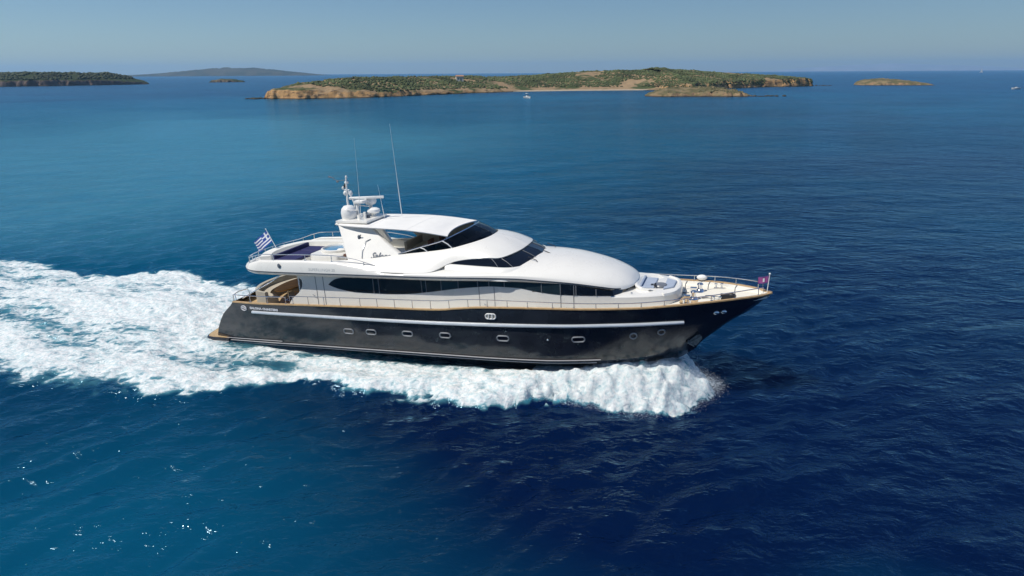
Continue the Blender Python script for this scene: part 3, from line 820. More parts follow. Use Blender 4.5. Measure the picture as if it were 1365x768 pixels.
m = MB().sweep(crs(np.array([(26.2, -1.5, 4.12), (26.62, -1.05, 4.12), (26.78, -.5, 4.12), (26.82, 0, 4.12), (26.78, .5, 4.12), (26.62, 1.05, 4.12), (26.2, 1.5, 4.12)]), 30), [(.12, -.1), (.09, .02), (.02, .05), (-.05, .04), (-.07, -.05)])
m.build('trunk_coaming', M['white'], trunk)
MB().prism([(26.15, -.9, 4.12), (26.6, -.5, 4.12), (26.65, .5, 4.12), (26.15, .9, 4.12)], (0, 0, .09)).build('front_cushion', M['bluepad'], trunk, bevel=.03)  # blue-grey colour stands in for the shade behind the coaming
m = MB().lathe([(0, 4.26), (.3, 4.25), (.34, 4.2), (.34, 4.12)], (25.95, -.35, 0), 20); m.build('deck_hatch', M['mull'], trunk)
m = MB().tube([(25.75, -.75, 4.14), (25.75, -.75, 4.3), (25.75, -.55, 4.32)], .05, 6); m.box((25.6, -.35, 4.17), (.18, .22, .1)); m.build('deck_fitting', M['dark'], trunk)
MB().tube([(24.8, -1.75, 4.13), (24.8, -1.75, 4.2)], .05, 8).build('filler_cap', M['steel'], trunk)
# deck tackle
fz = lambda x: float(zdk(x)) + .03
for x, y in ((27.55, -.75), (27.75, .5)):
    m = MB().lathe([(0, .45), (.1, .44), (.16, .38), (.1, .28), (.11, .16), (.2, .08), (.22, 0)], (x, y, fz(x)), 16)
    m.box((x - .3, y, fz(x) + .1), (.3, .22, .2)); m.build('anchor_windlass', M['steel'], yacht)
for x, y in ((27.3, -1.45), (28.6, -1.05), (28.6, 1.05)):
    m = MB()
    for d in (-.14, .14): m.lathe([(0, .24), (.075, .235), (.075, .2), (.05, .16), (.05, 0)], (x + d, y, fz(x)), 10)
    m.box((x, y, fz(x) + .015), (.45, .16, .03)); m.build('mooring_bollard', M['steel'], yacht)
for x, y, hh in ((27.0, 1.0, .42), (28.1, .8, .42), (29.35, .4, .36)):
    MB().tube([(x, y, fz(x)), (x + .02, y, fz(x) + hh*.6), (x + .1, y, fz(x) + hh)], [.022, .022, .03], 6).build('vent_post', M['mull'], yacht)
MB().box((27.35, -.95, fz(27.35) + .03), (.8, .85, .02)).build('teak_hatch', M['teak'], yacht)
m = MB().box((29.0, -.75, fz(29.0) + .14), (.5, .26, .22)); m.ell((29.25, -.72, fz(29.2) + .17), (.2, .14, .14)); m.build('chain_stopper', M['dark'], yacht)
for x, y in ((27.9, -.65), (28.05, -.35)):
    MB().tube(np.stack([np.linspace(x, x + 1.2, 12), y + .08*np.sin(np.linspace(0, 7, 12)), np.full(12, fz(x) + .05)], 1), .03, 5).build('anchor_chain', M['galv'], yacht)
MB().box((27.0, .3, fz(27) + .03), (.5, .05, .05)).build('deck_track', M['mull'], yacht)
# white blob by the far rail, added in place of a sun glare
x = 27.75
m = MB().ell((x, hb(x) - .1, float(zs(x)) + .2), (.26, .15, .14), 18, 12); m.build('rail_glare', M['plastic'], yacht)

# ------------------------------------------------------------------ flags
fl = empty('flag', YM)
tag(fl, 'blue and white striped flag with a cross flying from the stern staff', 'flag')
MB().tube([(3.85, 0, 5.0), (3.12, 0, 6.5)], .022, 6).build('flag_staff', M['plastic'], fl)
MB().ell((3.11, 0, 6.52), (.04, .04, .04), 8, 6).build('staff_finial', M['plastic'], fl)
nuu, nv = 36, 27
V = []
for i in range(nuu + 1):
    a = i/nuu
    for j in range(nv + 1):
        b = j/nv
        top = np.array([3.14, 0, 6.45])*(1 - b) + np.array([3.46, 0, 5.80])*b
        d = np.array([-.92, -.12, -.72 + .1*a])*1.12
        p = top + d*a + np.array([0, .09*math.sin(a*7.5 + b*1.2)*(.3 + a), .05*math.sin(a*6 + .5)*a - .10*a*(1 - a)])
        V.append(p)
V = np.array(V).reshape(nuu + 1, nv + 1, 3)
m = MB()
for i in range(nuu):
    for j in range(nv):
        st = int(j/3)
        blue = st % 2 == 0
        if i < 15 and j < 15:
            blue = not (6 <= i < 9 or 6 <= j < 9)
        m.add([V[i, j], V[i+1, j], V[i+1, j+1], V[i, j+1]], [(0, 1, 2, 3)], 0 if blue else 1)
m.build('cloth', [M['flagblue'], M['flagwhite']], fl, ang=180)
fb = empty('flag', YM)
tag(fb, 'small red and purple flag on the short staff at the bow tip', 'flag')
MB().tube([(30.78, 0, 3.95), (30.86, 0, 4.82)], .018, 6).build('flag_staff', M['plastic'], fb)
MB().ell((30.86, 0, 4.84), (.05, .05, .05), 8, 6).build('staff_finial', M['plastic'], fb)
m = MB()
for i in range(12):
    for j in range(8):
        P = []
        for a, b in ((i, j), (i+1, j), (i+1, j+1), (i, j+1)):
            aa, bb = a/12, b/8
            P.append((30.85 - .48*aa, .06*math.sin(aa*8 + bb)*aa, 4.76 - .34*bb - .1*aa))
        mi = 1 if (i in (5, 6) and 1 < j < 6) else (2 if (i < 2 or j in (0, 7)) else 0)
        m.add(P, [(0, 1, 2, 3)], mi)
m.build('cloth', [M['flagred'], M['flagwhite'], M['flagpurple']], fb, ang=180)

# ------------------------------------------------------------------ sea: one sheet to the horizon, fine where the yacht and its wake are
def axis(lo, hi, step, ratio, far):
    a = np.arange(lo, hi + step/2, step)
    g = []; d = step; p = 0.0
    while p < far:
        d *= ratio; p += d; g.append(p)
    g = np.array(g)
    return np.concatenate([(lo - g)[::-1], a, hi + g])
GX = axis(-22, 30, 0.10, 1.035, 20000.0)
GY = axis(-12.5, 10.5, 0.10, 1.035, 20000.0)
X, Y = np.meshgrid(GX, GY, indexing='ij')
SX = np.gradient(GX)[:, None]*np.ones_like(X); SY = np.gradient(GY)[None, :]*np.ones_like(X)
SP = np.maximum(SX, SY)
c_, s_ = math.cos(YAW), math.sin(YAW)
WX = -17.04 + X*c_ - Y*s_
WY = 39.7 + X*s_ + Y*c_

# wind waves
H = np.zeros_like(X)
dirn = rad(128)
for k in range(46):
    lam = 1.1*(14/1.1)**(RNG.random())
    th = dirn + RNG.normal()*rad(27)
    ph = RNG.random()*2*np.pi
    amp = 0.0088*lam**.85*(0.6 + .8*RNG.random())*(.8 if lam < 4 else .2)
    kx, ky = 2*np.pi/lam*math.cos(th), 2*np.pi/lam*math.sin(th)
    w = sm(1, 2.2, lam/(2.2*SP))
    p = kx*WX + ky*WY + ph
    H += w*amp*(np.sin(p) + .22*np.cos(2*p))
H *= .75 + .5*fbm(WX/23, WY/23, 2, 5)

# wake: outlines along the hull, measured in the yacht's plan frame
yo_s = pchip([-120, -60, -30, -20, -6.4, -3.8, -.4, 1.4, 4.3, 5.9, 8.4, 9.9, 12.2, 13.9, 15.4, 16.6, 18.4, 19.9, 21.4, 23.6, 25.4, 26.6, 27.4, 27.9, 28.3, 28.7],
             [20, 16, 13.2, 12, 10.4, 10.0, 10.6, 10.2, 9.3, 8.5, 6.9, 6.5, 6.65, 6.2, 5.95, 5.9, 5.6, 4.75, 4.0, 4.05, 4.1, 3.5, 2.85, 2.3, 1.7, .7])
yo_p = pchip([-120, -60, -30, -25, -19, -15, -12.8, -9, -4.7, 0, 8, 14, 20, 25.4, 27.4, 28.1], [12, 8, 6.6, 6.9, 5.4, 7.6, 9.2, 7.4, 6.8, 7.2, 6.8, 6.2, 4.8, 3.9, 1.8, .05])
wob = (fbm(X/1.3, Y/1.3, 3, 21) - .5)*1.5*sm(30, 20, X) + (fbm(X/.45, Y/.45, 3, 25) - .5)*(.9 + .6*sm(16, 22, X)) + (fbm(X/4.5, Y/4.5, 2, 29) - .5)*2.2*sm(24, 4, X)
AY = np.abs(Y)
YO = np.where(Y < 0, yo_s(X), yo_p(X)) + wob*np.where(Y < 0, 1, .8)
YI = np.where(X > 0, np.minimum(hbk(np.clip(X, .4, 27.6), 27.7)*.90, 3.1) - .25, 0) * (X < 27.7)
YI = np.where(X <= .4, 0, YI)
S = np.clip((AY - YI)/np.maximum(YO - YI, .15), -1, 3)
front = sm(28.75, 28.15, X + (fbm(X*.9 + 40, Y*1.8, 4, 83) - .5)*1.1)
RID = pchip([-40, -20, -5, 0, 5, 10, 14, 18, 21, 23.3, 25, 26.4, 27.3, 28.0, 28.7], [.05, .1, .2, .26, .32, .42, .55, .75, 1.0, 1.28, 1.46, 1.46, 1.15, .7, .12])(X)
prof_b = np.clip(1 - np.clip(S, 0, 1)**(3.0 - 1.3*sm(20, 25, X)), 0, 1)*sm(1.15, .85, S)
prof_a = (.35 + .65*np.exp(-((S - .74)/.2)**2))*sm(1.12, .96, S)
mixb = sm(9, 17, X)
wake = RID*(prof_b*mixb + prof_a*(1 - mixb))*front
wash = np.exp(-(Y/3.3)**2)*(np.where(X < 0, np.interp(X, [-60, -25, -12, -5, -1.8, 0], [0, .1, .3, .62, .1, -.1]), -.1*sm(4, 0, X)))
inside = sm(1.08, .94, S)*front
lump = (fbm(X/.75, Y/.55, 4, 41) - .45)*(.26 + .24*sm(14, 24, X)) + (fbm(X/2.4, Y/1.5, 3, 47) - .5)*.40
lump = lump + sm(17, 23, X)*((fbm(X/.30, AY/1.3, 4, 43) - .5)*.36 + (fbm(X/.42, AY/.42, 4, 45) - .5)*.42)
near_hull = np.where(X > 0, sm(-.1, .25, S), 1)
Zs = H*(1 - .7*inside) + wake + wash + lump*inside*(.5 + .5*near_hull)*np.where(X < -24, np.interp(X, [-60, -24], [.3, 1]), 1)
Zs = np.minimum(Zs, np.where((AY < 2.8) & (X > -.8) & (X < 20), .12, 9))

# foam amount
D = np.zeros_like(X)
fore = sm(7, 15, X)
band = sm(1.05, .86, S)
Df = 1.0 - .40*sm(.26, .0, S)*sm(21, 14, X)
Da = .74 + .26*np.exp(-((S - .72)/.30)**2)
Da *= np.interp(X, [-60, -25, -6, 4], [.7, .84, .95, .97])
D = band*(fore*Df + (1 - fore)*Da)*front
core = np.exp(-(Y/(3.9 + .10*np.maximum(0, -X)))**4)*sm(1.2, -.6, X)*np.interp(X, [-70, -26, -8, 0], [.5, .74, .98, 1.1])
slot = np.exp(-((AY - 4.9 - .04*np.maximum(0, -X))/.85)**2)*np.interp(X, [-18, -8, -1, 5, 9], [0, .12, .42, .6, 0])
D = np.maximum(D*(1 - .55*slot), core*band)
D += (fbm(X/3.0, Y/1.2, 4, 61) - .5)*.85*sm(.05, .4, D)*sm(18, 6, X)
D += sm(17, 23, X)*band*(fbm(X/.26, AY/1.2, 4, 85) - .52)*.75
D -= .18*sm(24.5, 27.5, X)*sm(.55, .0, S)*(.4 + 1.2*fbm(X/.8, Y/.8, 3, 87))
D = np.clip(D, 0, 1.15)
# shoal tone: pale sand and weed beds, plus painted hull reflection and far sky sheen
def blob(x0, y0, sx, sy, rot=0):
    dx, dy = WX - x0, WY - y0
    a = rad(rot); u_, v_ = dx*math.cos(a) + dy*math.sin(a), -dx*math.sin(a) + dy*math.cos(a)
    return np.exp(-(u_/sx)**2 - (v_/sy)**2)
nz = fbm(WX/26, WY/26, 4, 71) - .5
nz2 = fbm(WX/120, WY/120, 4, 77) - .5
SH_REFL = .24 + .24*sm(45, 260, WY) + .5*nz + .5*nz2  # brightening with distance is painted in for the reflected sky
SH_REFL += .48*blob(-15, 19, 11, 9, 20) + .38*blob(12, 18, 4, 3.4) + .45*blob(-55, 95, 45, 70) + .5*blob(-170, 300, 130, 120) + .30*blob(-20, 60, 40, 8)
SH_REFL -= .35*blob(18, 22, 8, 5) + .55*blob(9, 25, 9, 5.5, -15) + .30*blob(28, 55, 24, 24) + .35*blob(60, 110, 45, 22) + .2*blob(40, 170, 60, 30)  # patch off the bow is painted dark for the hull's reflection
SH_REFL -= .3*blob(-2, 27.5, 9, 3.4, -10)  # dark streak painted for the hull's reflection below the bow wave
SH_REFL += .55*blob(-40, 430, 140, 60, 8) + .55*blob(-120, 160, 100, 110) - .35*blob(6, 21, 14, 5, 0)
SH_REFL += .75*blob(-75, 165, 60, 90, 0) + .42*blob(0, 165, 90, 70, 0) + .55*blob(-45, 75, 22, 24)
SH_REFL = np.clip(SH_REFL, 0, 2)
FAR = sm(60, 900, np.hypot(WX, WY))

nx_, ny_ = X.shape
vid = np.arange(nx_*ny_).reshape(nx_, ny_)
quads = np.stack([vid[:-1, :-1], vid[1:, :-1], vid[1:, 1:], vid[:-1, 1:]], -1).reshape(-1, 4)
me = bpy.data.meshes.new('sea')
me.vertices.add(nx_*ny_)
me.vertices.foreach_set('co', np.stack([WX, WY, Zs], -1).astype(np.float32).ravel())
me.loops.add(len(quads)*4); me.loops.foreach_set('vertex_index', quads.astype(np.int32).ravel())
me.polygons.add(len(quads)); me.polygons.foreach_set('loop_start', np.arange(0, len(quads)*4, 4, dtype=np.int32))
me.update(calc_edges=True)
me.polygons.foreach_set('use_smooth', np.ones(len(quads), dtype=bool))
for nm, arr in (('foam', D), ('shoal_reflect', SH_REFL), ('far', FAR)):
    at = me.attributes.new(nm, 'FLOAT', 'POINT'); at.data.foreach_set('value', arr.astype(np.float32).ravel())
sea = bpy.data.objects.new('sea', me); COL.objects.link(sea)
tag(sea, 'deep blue rippled sea with the white foaming wake of the yacht', kind='structure')

def sea_material():
    m = bpy.data.materials.new('sea_water'); m.use_nodes = True
    nt = m.node_tree; N, L = nt.nodes, nt.links
    N.remove(N['Principled BSDF']); out = N['Material Output']
    dif = N.new('ShaderNodeSubsurfaceScattering'); dif.falloff = 'BURLEY'; dif.inputs['Scale'].default_value = 1.0; dif.inputs['Radius'].default_value = (1.2, 2.4, 3.0); gls = N.new('ShaderNodeBsdfGlossy'); wsh = N.new('ShaderNodeMixShader')
    gls.inputs['Color'].default_value = (.52, .82, 1.0, 1)
    L.new(dif.outputs[0], wsh.inputs[1]); L.new(gls.outputs[0], wsh.inputs[2])
    def node(t, **kw):
        n = N.new(t)
        for k, v in kw.items(): setattr(n, k, v)
        return n
    def val(sock, v): sock.default_value = v
    def math_(op, a, b=None, clamp=False):
        n = node('ShaderNodeMath', operation=op, use_clamp=clamp)
        for i, q in enumerate((a, b)):
            if q is None: continue
            if isinstance(q, (int, float)): n.inputs[i].default_value = q
            else: L.new(q, n.inputs[i])
        return n.outputs[0]
    def attr(nm): return node('ShaderNodeAttribute', attribute_name=nm).outputs['Fac']
    def rng(x, a, b, c=0.0, d=1.0, smooth=True):
        n = node('ShaderNodeMapRange', interpolation_type='SMOOTHSTEP' if smooth else 'LINEAR')
        L.new(x, n.inputs['Value'])
        for nm, v in (('From Min', a), ('From Max', b), ('To Min', c), ('To Max', d)):
            if isinstance(v, (int, float)): n.inputs[nm].default_value = v
            else: L.new(v, n.inputs[nm])
        return n.outputs['Result']
    def noise(scale, detail=3, rot=0, sc=(1, 1, 1), dist=0.0, rough=.5):
        mp = node('ShaderNodeMapping'); mp.inputs['Rotation'].default_value = (0, 0, rad(rot)); mp.inputs['Scale'].default_value = sc
        L.new(tc, mp.inputs['Vector'])
        n = node('ShaderNodeTexNoise'); n.inputs['Scale'].default_value = scale; n.inputs['Detail'].default_value = detail
        n.inputs['Distortion'].default_value = dist; n.inputs['Roughness'].default_value = rough
        L.new(mp.outputs['Vector'], n.inputs['Vector'])
        return n.outputs['Fac']
    def mix(f, a, b):
        n = node('ShaderNodeMix', data_type='RGBA')
        for s, q in (('Factor', f), ('A', a), ('B', b)):
            if isinstance(q, tuple): n.inputs[s].default_value = (*q, 1)
            elif isinstance(q, (int, float)): n.inputs[s].default_value = q
            else: L.new(q, n.inputs[s])
        return n.outputs['Result']
    tc = node('ShaderNodeTexCoord').outputs['Object']
    foam, shoal_reflect, far = attr('foam'), attr('shoal_reflect'), attr('far')
    deep = mix(rng(shoal_reflect, .0, 1.0), (0.0006, 0.0066, 0.036), (0.0016, 0.068, 0.135))
    deep = mix(rng(shoal_reflect, .9, 1.9), deep, (0.040, 0.180, 0.260))
    # chop finer than the mesh: crests lie across the wind
    h0 = noise(.32, 3, -34, (.62, 1.0, 1), .2, .6)
    h1 = noise(.85, 4, -38, (.48, 1.0, 1), .3, .6)
    h2 = noise(2.3, 4, -48, (.50, 1.0, 1), .3, .6)
    h3 = noise(7.0, 3, -30, (.60, 1.0, 1), .2)
    gust = rng(noise(.035, 3, -20, (.5, 1, 1)), .35, .7, .82, 1.12)
    hh = math_('ADD', math_('ADD', math_('ADD', math_('MULTIPLY', h1, 1.0), math_('ADD', math_('MULTIPLY', h0, 2.0), math_('MULTIPLY', noise(.13, 3, -30, (.7, 1.0, 1), .2, .5), 3.2))), math_('MULTIPLY', h2, .50)), math_('MULTIPLY', h3, .07))
    bw = node('ShaderNodeBump'); val(bw.inputs['Distance'], .30); L.new(math_('MULTIPLY', gust, .85), bw.inputs['Strength']); L.new(hh, bw.inputs['Height'])
    L.new(bw.outputs['Normal'], gls.inputs['Normal'])
    upv = node('ShaderNodeCombineXYZ'); upv.inputs[2].default_value = 1.0; L.new(upv.outputs[0], dif.inputs['Normal'])
    fr = node('ShaderNodeFresnel'); val(fr.inputs['IOR'], 1.333); L.new(bw.outputs['Normal'], fr.inputs['Normal'])
    # a rough sea never mirrors as much at a flat angle as flat water would: wave faces hide one another
    L.new(math_('MINIMUM', math_('MULTIPLY', fr.outputs[0], .95), .62), wsh.inputs[0])
    L.new(rng(far, 0, 1, .12, .26), gls.inputs['Roughness'])
    # foam pattern
    n1 = noise(.9, 7, 19, (.34, 1.15, 1), .7, .64)
    n2 = noise(3.2, 6, 19, (.6, 1.15, 1), .8, .64)
    vo = node('ShaderNodeTexVoronoi', feature='DISTANCE_TO_EDGE'); val(vo.inputs['Scale'], 1.7)
    mp = node('ShaderNodeMapping'); mp.inputs['Rotation'].default_value = (0, 0, rad(19)); mp.inputs['Scale'].default_value = (.6, 1.15, 1)
    wv = node('ShaderNodeTexNoise'); val(wv.inputs['Scale'], 1.6); val(wv.inputs['Detail'], 4); L.new(tc, wv.inputs['Vector'])
    ad = node('ShaderNodeVectorMath', operation='MULTIPLY_ADD'); L.new(wv.outputs['Color'], ad.inputs[0]); ad.inputs[1].default_value = (1.3, 1.3, 0); L.new(tc, ad.inputs[2])
    L.new(ad.outputs[0], mp.inputs['Vector']); L.new(mp.outputs[0], vo.inputs['Vector'])
    lace = rng(vo.outputs['Distance'], .0, .30, 1.0, .0)
    pat = math_('ADD', math_('ADD', math_('MULTIPLY', n1, .62), math_('MULTIPLY', n2, .38)), math_('MULTIPLY', lace, .13))
    thr = math_('SUBTRACT', .92, math_('MULTIPLY', foam, .58))
    fa = rng(pat, math_('SUBTRACT', thr, .07), math_('ADD', thr, .17))
    fa = math_('MULTIPLY', fa, rng(foam, .05, .28), True)
    aer = rng(foam, .10, .9, .0, .75)
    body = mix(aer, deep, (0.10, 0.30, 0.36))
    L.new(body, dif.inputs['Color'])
    f = node('ShaderNodeBsdfPrincipled')
    fc = mix(rng(noise(4.5, 5, 0, (1, 1, 1), .4), .32, .62), (0.50, 0.63, 0.66), (0.78, 0.80, 0.80))
    L.new(fc, f.inputs['Base Color']); val(f.inputs['Roughness'], .85); val(f.inputs['Specular IOR Level'], .25)
    bf = node('ShaderNodeBump'); val(bf.inputs['Distance'], .16); val(bf.inputs['Strength'], .8)
    L.new(math_('ADD', math_('MULTIPLY', n2, .8), math_('MULTIPLY', noise(9, 4), .35)), bf.inputs['Height']); L.new(bf.outputs['Normal'], f.inputs['Normal'])
    ms = node('ShaderNodeMixShader'); L.new(fa, ms.inputs[0]); L.new(wsh.outputs[0], ms.inputs[1]); L.new(f.outputs[0], ms.inputs[2])
    L.new(ms.outputs[0], out.inputs['Surface'])
    return m
me.materials.append(sea_material())

# spray thrown up along the bow wave
foam_mat = mat('spray_white', (0.82, 0.88, 0.92), 0.7, var=.03)
OCT = np.array([(1, 0, 0), (-1, 0, 0), (0, 1, 0), (0, -1, 0), (0, 0, 1), (0, 0, -1)], float)
OF = np.array([(0, 2, 4), (2, 1, 4), (1, 3, 4), (3, 0, 4), (2, 0, 5), (1, 2, 5), (3, 1, 5), (0, 3, 5)])
def spray(name, N_, x0, x1, side, label):
    xs = x0 + (x1 - x0)*RNG.random(N_)**.55
    yo = yo_s(xs) if side < 0 else yo_p(xs)
    yi = np.minimum(hbk(np.clip(xs, .4, 27.6), 27.7)*.9, 3.1)
    ridge = np.interp(xs, [0, 10, 14, 18, 21, 23.3, 25, 26.4, 27.3, 28.0, 28.7], [.3, .42, .55, .72, 1.0, 1.3, 1.5, 1.55, 1.3, .85, .3])
    s = 1.0 - .7*RNG.random(N_)**1.2 + .11*RNG.normal(size=N_)*sm(18, 25, xs)
    y = yi + s*(yo - yi)
    z = ridge*np.clip(1 - np.clip(s, 0, 1)**3, 0, 1) + np.abs(RNG.normal(size=N_))*(.05 + .17*sm(19, 26, xs)) + .03
    xs = xs + .25*RNG.normal(size=N_)*sm(20, 27, xs)
    r = .003 + .009*RNG.random(N_)**3
    C = np.stack([-17.04 + xs*c_ - side*y*s_, 39.7 + xs*s_ + side*y*c_, z], 1)
    sc = r[:, None]*(0.7 + .6*RNG.random((N_, 3)))
    V = (C[:, None] + OCT[None]*sc[:, None]).reshape(-1, 3)
    Fq = (np.arange(N_)[:, None, None]*6 + OF[None]).reshape(-1, 3)
    mm = bpy.data.meshes.new(name); mm.from_pydata(V.tolist(), [], Fq.tolist()); mm.materials.append(foam_mat)
    mm.polygons.foreach_set('use_smooth', [True]*len(mm.polygons))
    o = bpy.data.objects.new(name, mm); COL.objects.link(o)
    tag(o, label, 'spray', kind='stuff')
spray('bow_spray', 45000, 19, 28.75, -1, 'fine white spray flying from the bow wave along the near side of the hull')
spray('far_spray', 3000, 10, 28.0, 1, 'fine white spray on the far side of the bow')

# ------------------------------------------------------------------ land
def rock_mat(name, rock, soil, green, gcov, scale=.12, dark=(.10, .07, .05)):
    m = bpy.data.materials.new(name); m.use_nodes = True
    nt = m.node_tree; N, L = nt.nodes, nt.links
    b = N['Principled BSDF']; b.inputs['Roughness'].default_value = .9; b.inputs['Specular IOR Level'].default_value = .2
    tc = N.new('ShaderNodeTexCoord'); ge = N.new('ShaderNodeNewGeometry')
    def noise(sc, d=5):
        n = N.new('ShaderNodeTexNoise'); n.inputs['Scale'].default_value = sc; n.inputs['Detail'].default_value = d; n.inputs['Roughness'].default_value = .6
        L.new(tc.outputs['Object'], n.inputs['Vector']); return n.outputs['Fac']
    def strata(sc, d=5):
        mp = N.new('ShaderNodeMapping'); mp.inputs['Scale'].default_value = (1, 1, 5); L.new(tc.outputs['Object'], mp.inputs['Vector'])
        n = N.new('ShaderNodeTexNoise'); n.inputs['Scale'].default_value = sc; n.inputs['Detail'].default_value = d; n.inputs['Roughness'].default_value = .65
        L.new(mp.outputs['Vector'], n.inputs['Vector']); return n.outputs['Fac']
    def ramp(x, a, b_):
        n = N.new('ShaderNodeMapRange'); n.interpolation_type = 'SMOOTHSTEP'; n.inputs['From Min'].default_value = a; n.inputs['From Max'].default_value = b_
        L.new(x, n.inputs['Value']); return n.outputs['Result']
    def mix(f, a, b_):
        n = N.new('ShaderNodeMix'); n.data_type = 'RGBA'; L.new(f, n.inputs['Factor'])
        for s, q in (('A', a), ('B', b_)):
            if isinstance(q, tuple): n.inputs[s].default_value = (*q, 1)
            else: L.new(q, n.inputs[s])
        return n.outputs['Result']
    sx = N.new('ShaderNodeSeparateXYZ'); L.new(ge.outputs['Normal'], sx.inputs[0])
    sp = N.new('ShaderNodeSeparateXYZ'); L.new(ge.outputs['Position'], sp.inputs[0])
    rk = mix(ramp(noise(scale*4), .35, .65), tuple(c*.7 for c in rock), rock)
    rk = mix(ramp(strata(scale*3, 6), .50, .64), rk, dark)
    so = mix(ramp(noise(scale*2), .35, .65), soil, tuple(c*.75 for c in soil))
    top = mix(ramp(noise(scale, 7), gcov + .06, gcov - .06), so, green)
    colr = mix(ramp(sx.outputs['Z'], .62, .86), rk, top)
    wet = N.new('ShaderNodeMapRange'); wet.inputs['From Min'].default_value = .25; wet.inputs['From Max'].default_value = .7
    L.new(sp.outputs['Z'], wet.inputs['Value'])
    colr = mix(wet.outputs['Result'], tuple(c*.6 for c in dark), colr)
    L.new(colr, b.inputs['Base Color'])
    bp = N.new('ShaderNodeBump'); bp.inputs['Distance'].default_value = 1.2; bp.inputs['Strength'].default_value = .8
    L.new(noise(scale*6, 6), bp.inputs['Height']); L.new(bp.outputs['Normal'], b.inputs['Normal'])
    return m

def land(name, shore, crest, depth, cliff, m, label, n=260, k=46, seed=3, rough=1.0, crest_at=.45, beach=None):
    """shore: front shore line [(x, y)] from west to east; crest: height at each shore point; depth: how far the land reaches behind it."""
    sh = crs(np.array(shore, float), n)
    u_ = np.linspace(0, len(shore) - 1, n)
    ip = lambda a: np.interp(u_, np.arange(len(shore)), np.broadcast_to(np.asarray(a, float), (len(shore),)))
    cr, dp, cl = ip(crest), ip(depth), ip(cliff)
    bc = ip(beach if beach is not None else 0)
    t = np.concatenate([np.linspace(0, .12, k//2)[:-1], np.linspace(.12, 1, k - k//2 + 1)])
    T_ = np.gradient(sh, axis=0); T_ /= np.linalg.norm(T_, axis=1)[:, None]
    nrm = np.stack([-T_[:, 1], T_[:, 0]], 1)
    nrm = nrm*.35 + np.array([0, 1.0])*.65
    wig = (fbm(u_*1.9, u_*0, 4, seed) - .5)*14*rough
    P = sh[:, None] + nrm[:, None]*(t[None, :, None]*dp[:, None, None]) + np.stack([0*wig, wig], 1)[:, None]*(1 - t)[None, :, None]
    dist = t[None]*dp[:, None]
    jag = fbm(P[..., 0]/6, P[..., 1]/6, 5, seed + 9)
    rise = np.where(bc[:, None] > .5, sm(0, 26, dist)*.5, sm(0.0, 5.0, dist + (jag - .5)*10*rough))
    zz = cl[:, None]*rise*(1 - .5*(bc[:, None] > .5))
    hump = np.sin(np.clip(t/crest_at, 0, 1)*np.pi/2)**1.2*(t <= crest_at) + (t > crest_at)*np.cos(np.clip((t - crest_at)/(1 - crest_at), 0, 1)*np.pi/2)
    zz = zz*np.minimum(1, (1 - t)*6)[None] + np.maximum(0, cr - cl)[:, None]*hump[None]
    end = np.minimum(1, np.minimum(np.arange(n), np.arange(n)[::-1])/5.0)**.6
    zz *= end[:, None]
    zz += (fbm(P[..., 0]/22, P[..., 1]/22, 4, seed + 3) - .5)*.20*np.maximum(zz, 0)*rough + (fbm(P[..., 0]/4, P[..., 1]/4, 4, seed + 5) - .5)*2.2*rough*np.minimum(1, zz/3)
    zz[:, 0] = -1.5; zz[:, -1] = -1.5; zz[0] = -1.5; zz[-1] = -1.5
    o = MB().grid(np.concatenate([P, zz[..., None]], -1)).build(name, m, ang=70, weld=False)
    if o.data.polygons[len(o.data.polygons)//2].normal.z < 0: o.data.flip_normals()
    tag(o, label, kind='structure')
    return P, zz

isl_mat = rock_mat('island_ground', (.47, .285, .13), (.34, .24, .14), (.060, .078, .030), .47, .045)
islet_mat = rock_mat('islet_ground', (.36, .24, .14), (.26, .20, .11), (.12, .11, .055), .52, .1)
head_mat = rock_mat('headland_ground', (.17, .13, .11), (.16, .14, .08), (.035, .050, .022), .60, .03)
hill_mat = rock_mat('far_hill_ground', (.09, .085, .075), (.085, .085, .06), (.04, .05, .035), .5, .006)
isl = land('island', [(-158, 448), (-150, 442), (-122.5, 438.6), (-89, 460), (-64, 493), (-24, 549), (12, 586), (51, 601), (104, 606), (150, 590), (196, 640), (250, 690), (300, 716), (318, 735)],
           [5, 8.5, 10.6, 11.6, 11.8, 11.6, 11.6, 14.2, 17.6, 17.4, 16.0, 13.0, 10.0, 7.5], [70, 110, 150, 170, 180, 190, 200, 210, 220, 220, 200, 170, 130, 80],
           [4, 5, 4.5, 3.4, 2.6, 1.8, 1.2, 1.1, 2.2, 4.5, 5.5, 6.5, 7.5, 6], isl_mat, 'long low scrub covered island with ochre cliffs and a beach', 420, 70, 3,
           beach=[0, 0, 0, 0, 0, 0, 1, 1, 1, 0, 0, 0, 0, 0])
rf = land('rocky_islet', [(86, 446), (98, 442), (114, 440), (130, 436), (143, 434), (152, 436)], [1.4, 4.2, 5.2, 5.2, 3.6, 1.0], [20, 45, 60, 62, 40, 16], [.8, 1.6, 2.0, 2.0, 1.5, .6], islet_mat,
     'flat ochre rock islet just in front of the island', 120, 36, 13)
il = land('small_island', [(371, 745), (384, 741), (402, 736), (420, 728), (438, 722)], [1.5, 5.6, 6.6, 4.6, 1.2], [25, 60, 75, 60, 25], [.9, 2.4, 2.4, 1.6, .7], islet_mat, 'small lone ochre islet right of the main island', 110, 36, 23)
hd = land('headland', [(-1000, 880), (-880, 930), (-760, 985), (-690, 1040), (-640, 1110), (-608, 1180)], [16, 17.5, 18, 18, 17, 4], [300, 300, 280, 260, 200, 60], [8, 8, 8, 8, 7, 2], head_mat, 'dark wooded headland at the left edge', 200, 46, 33)
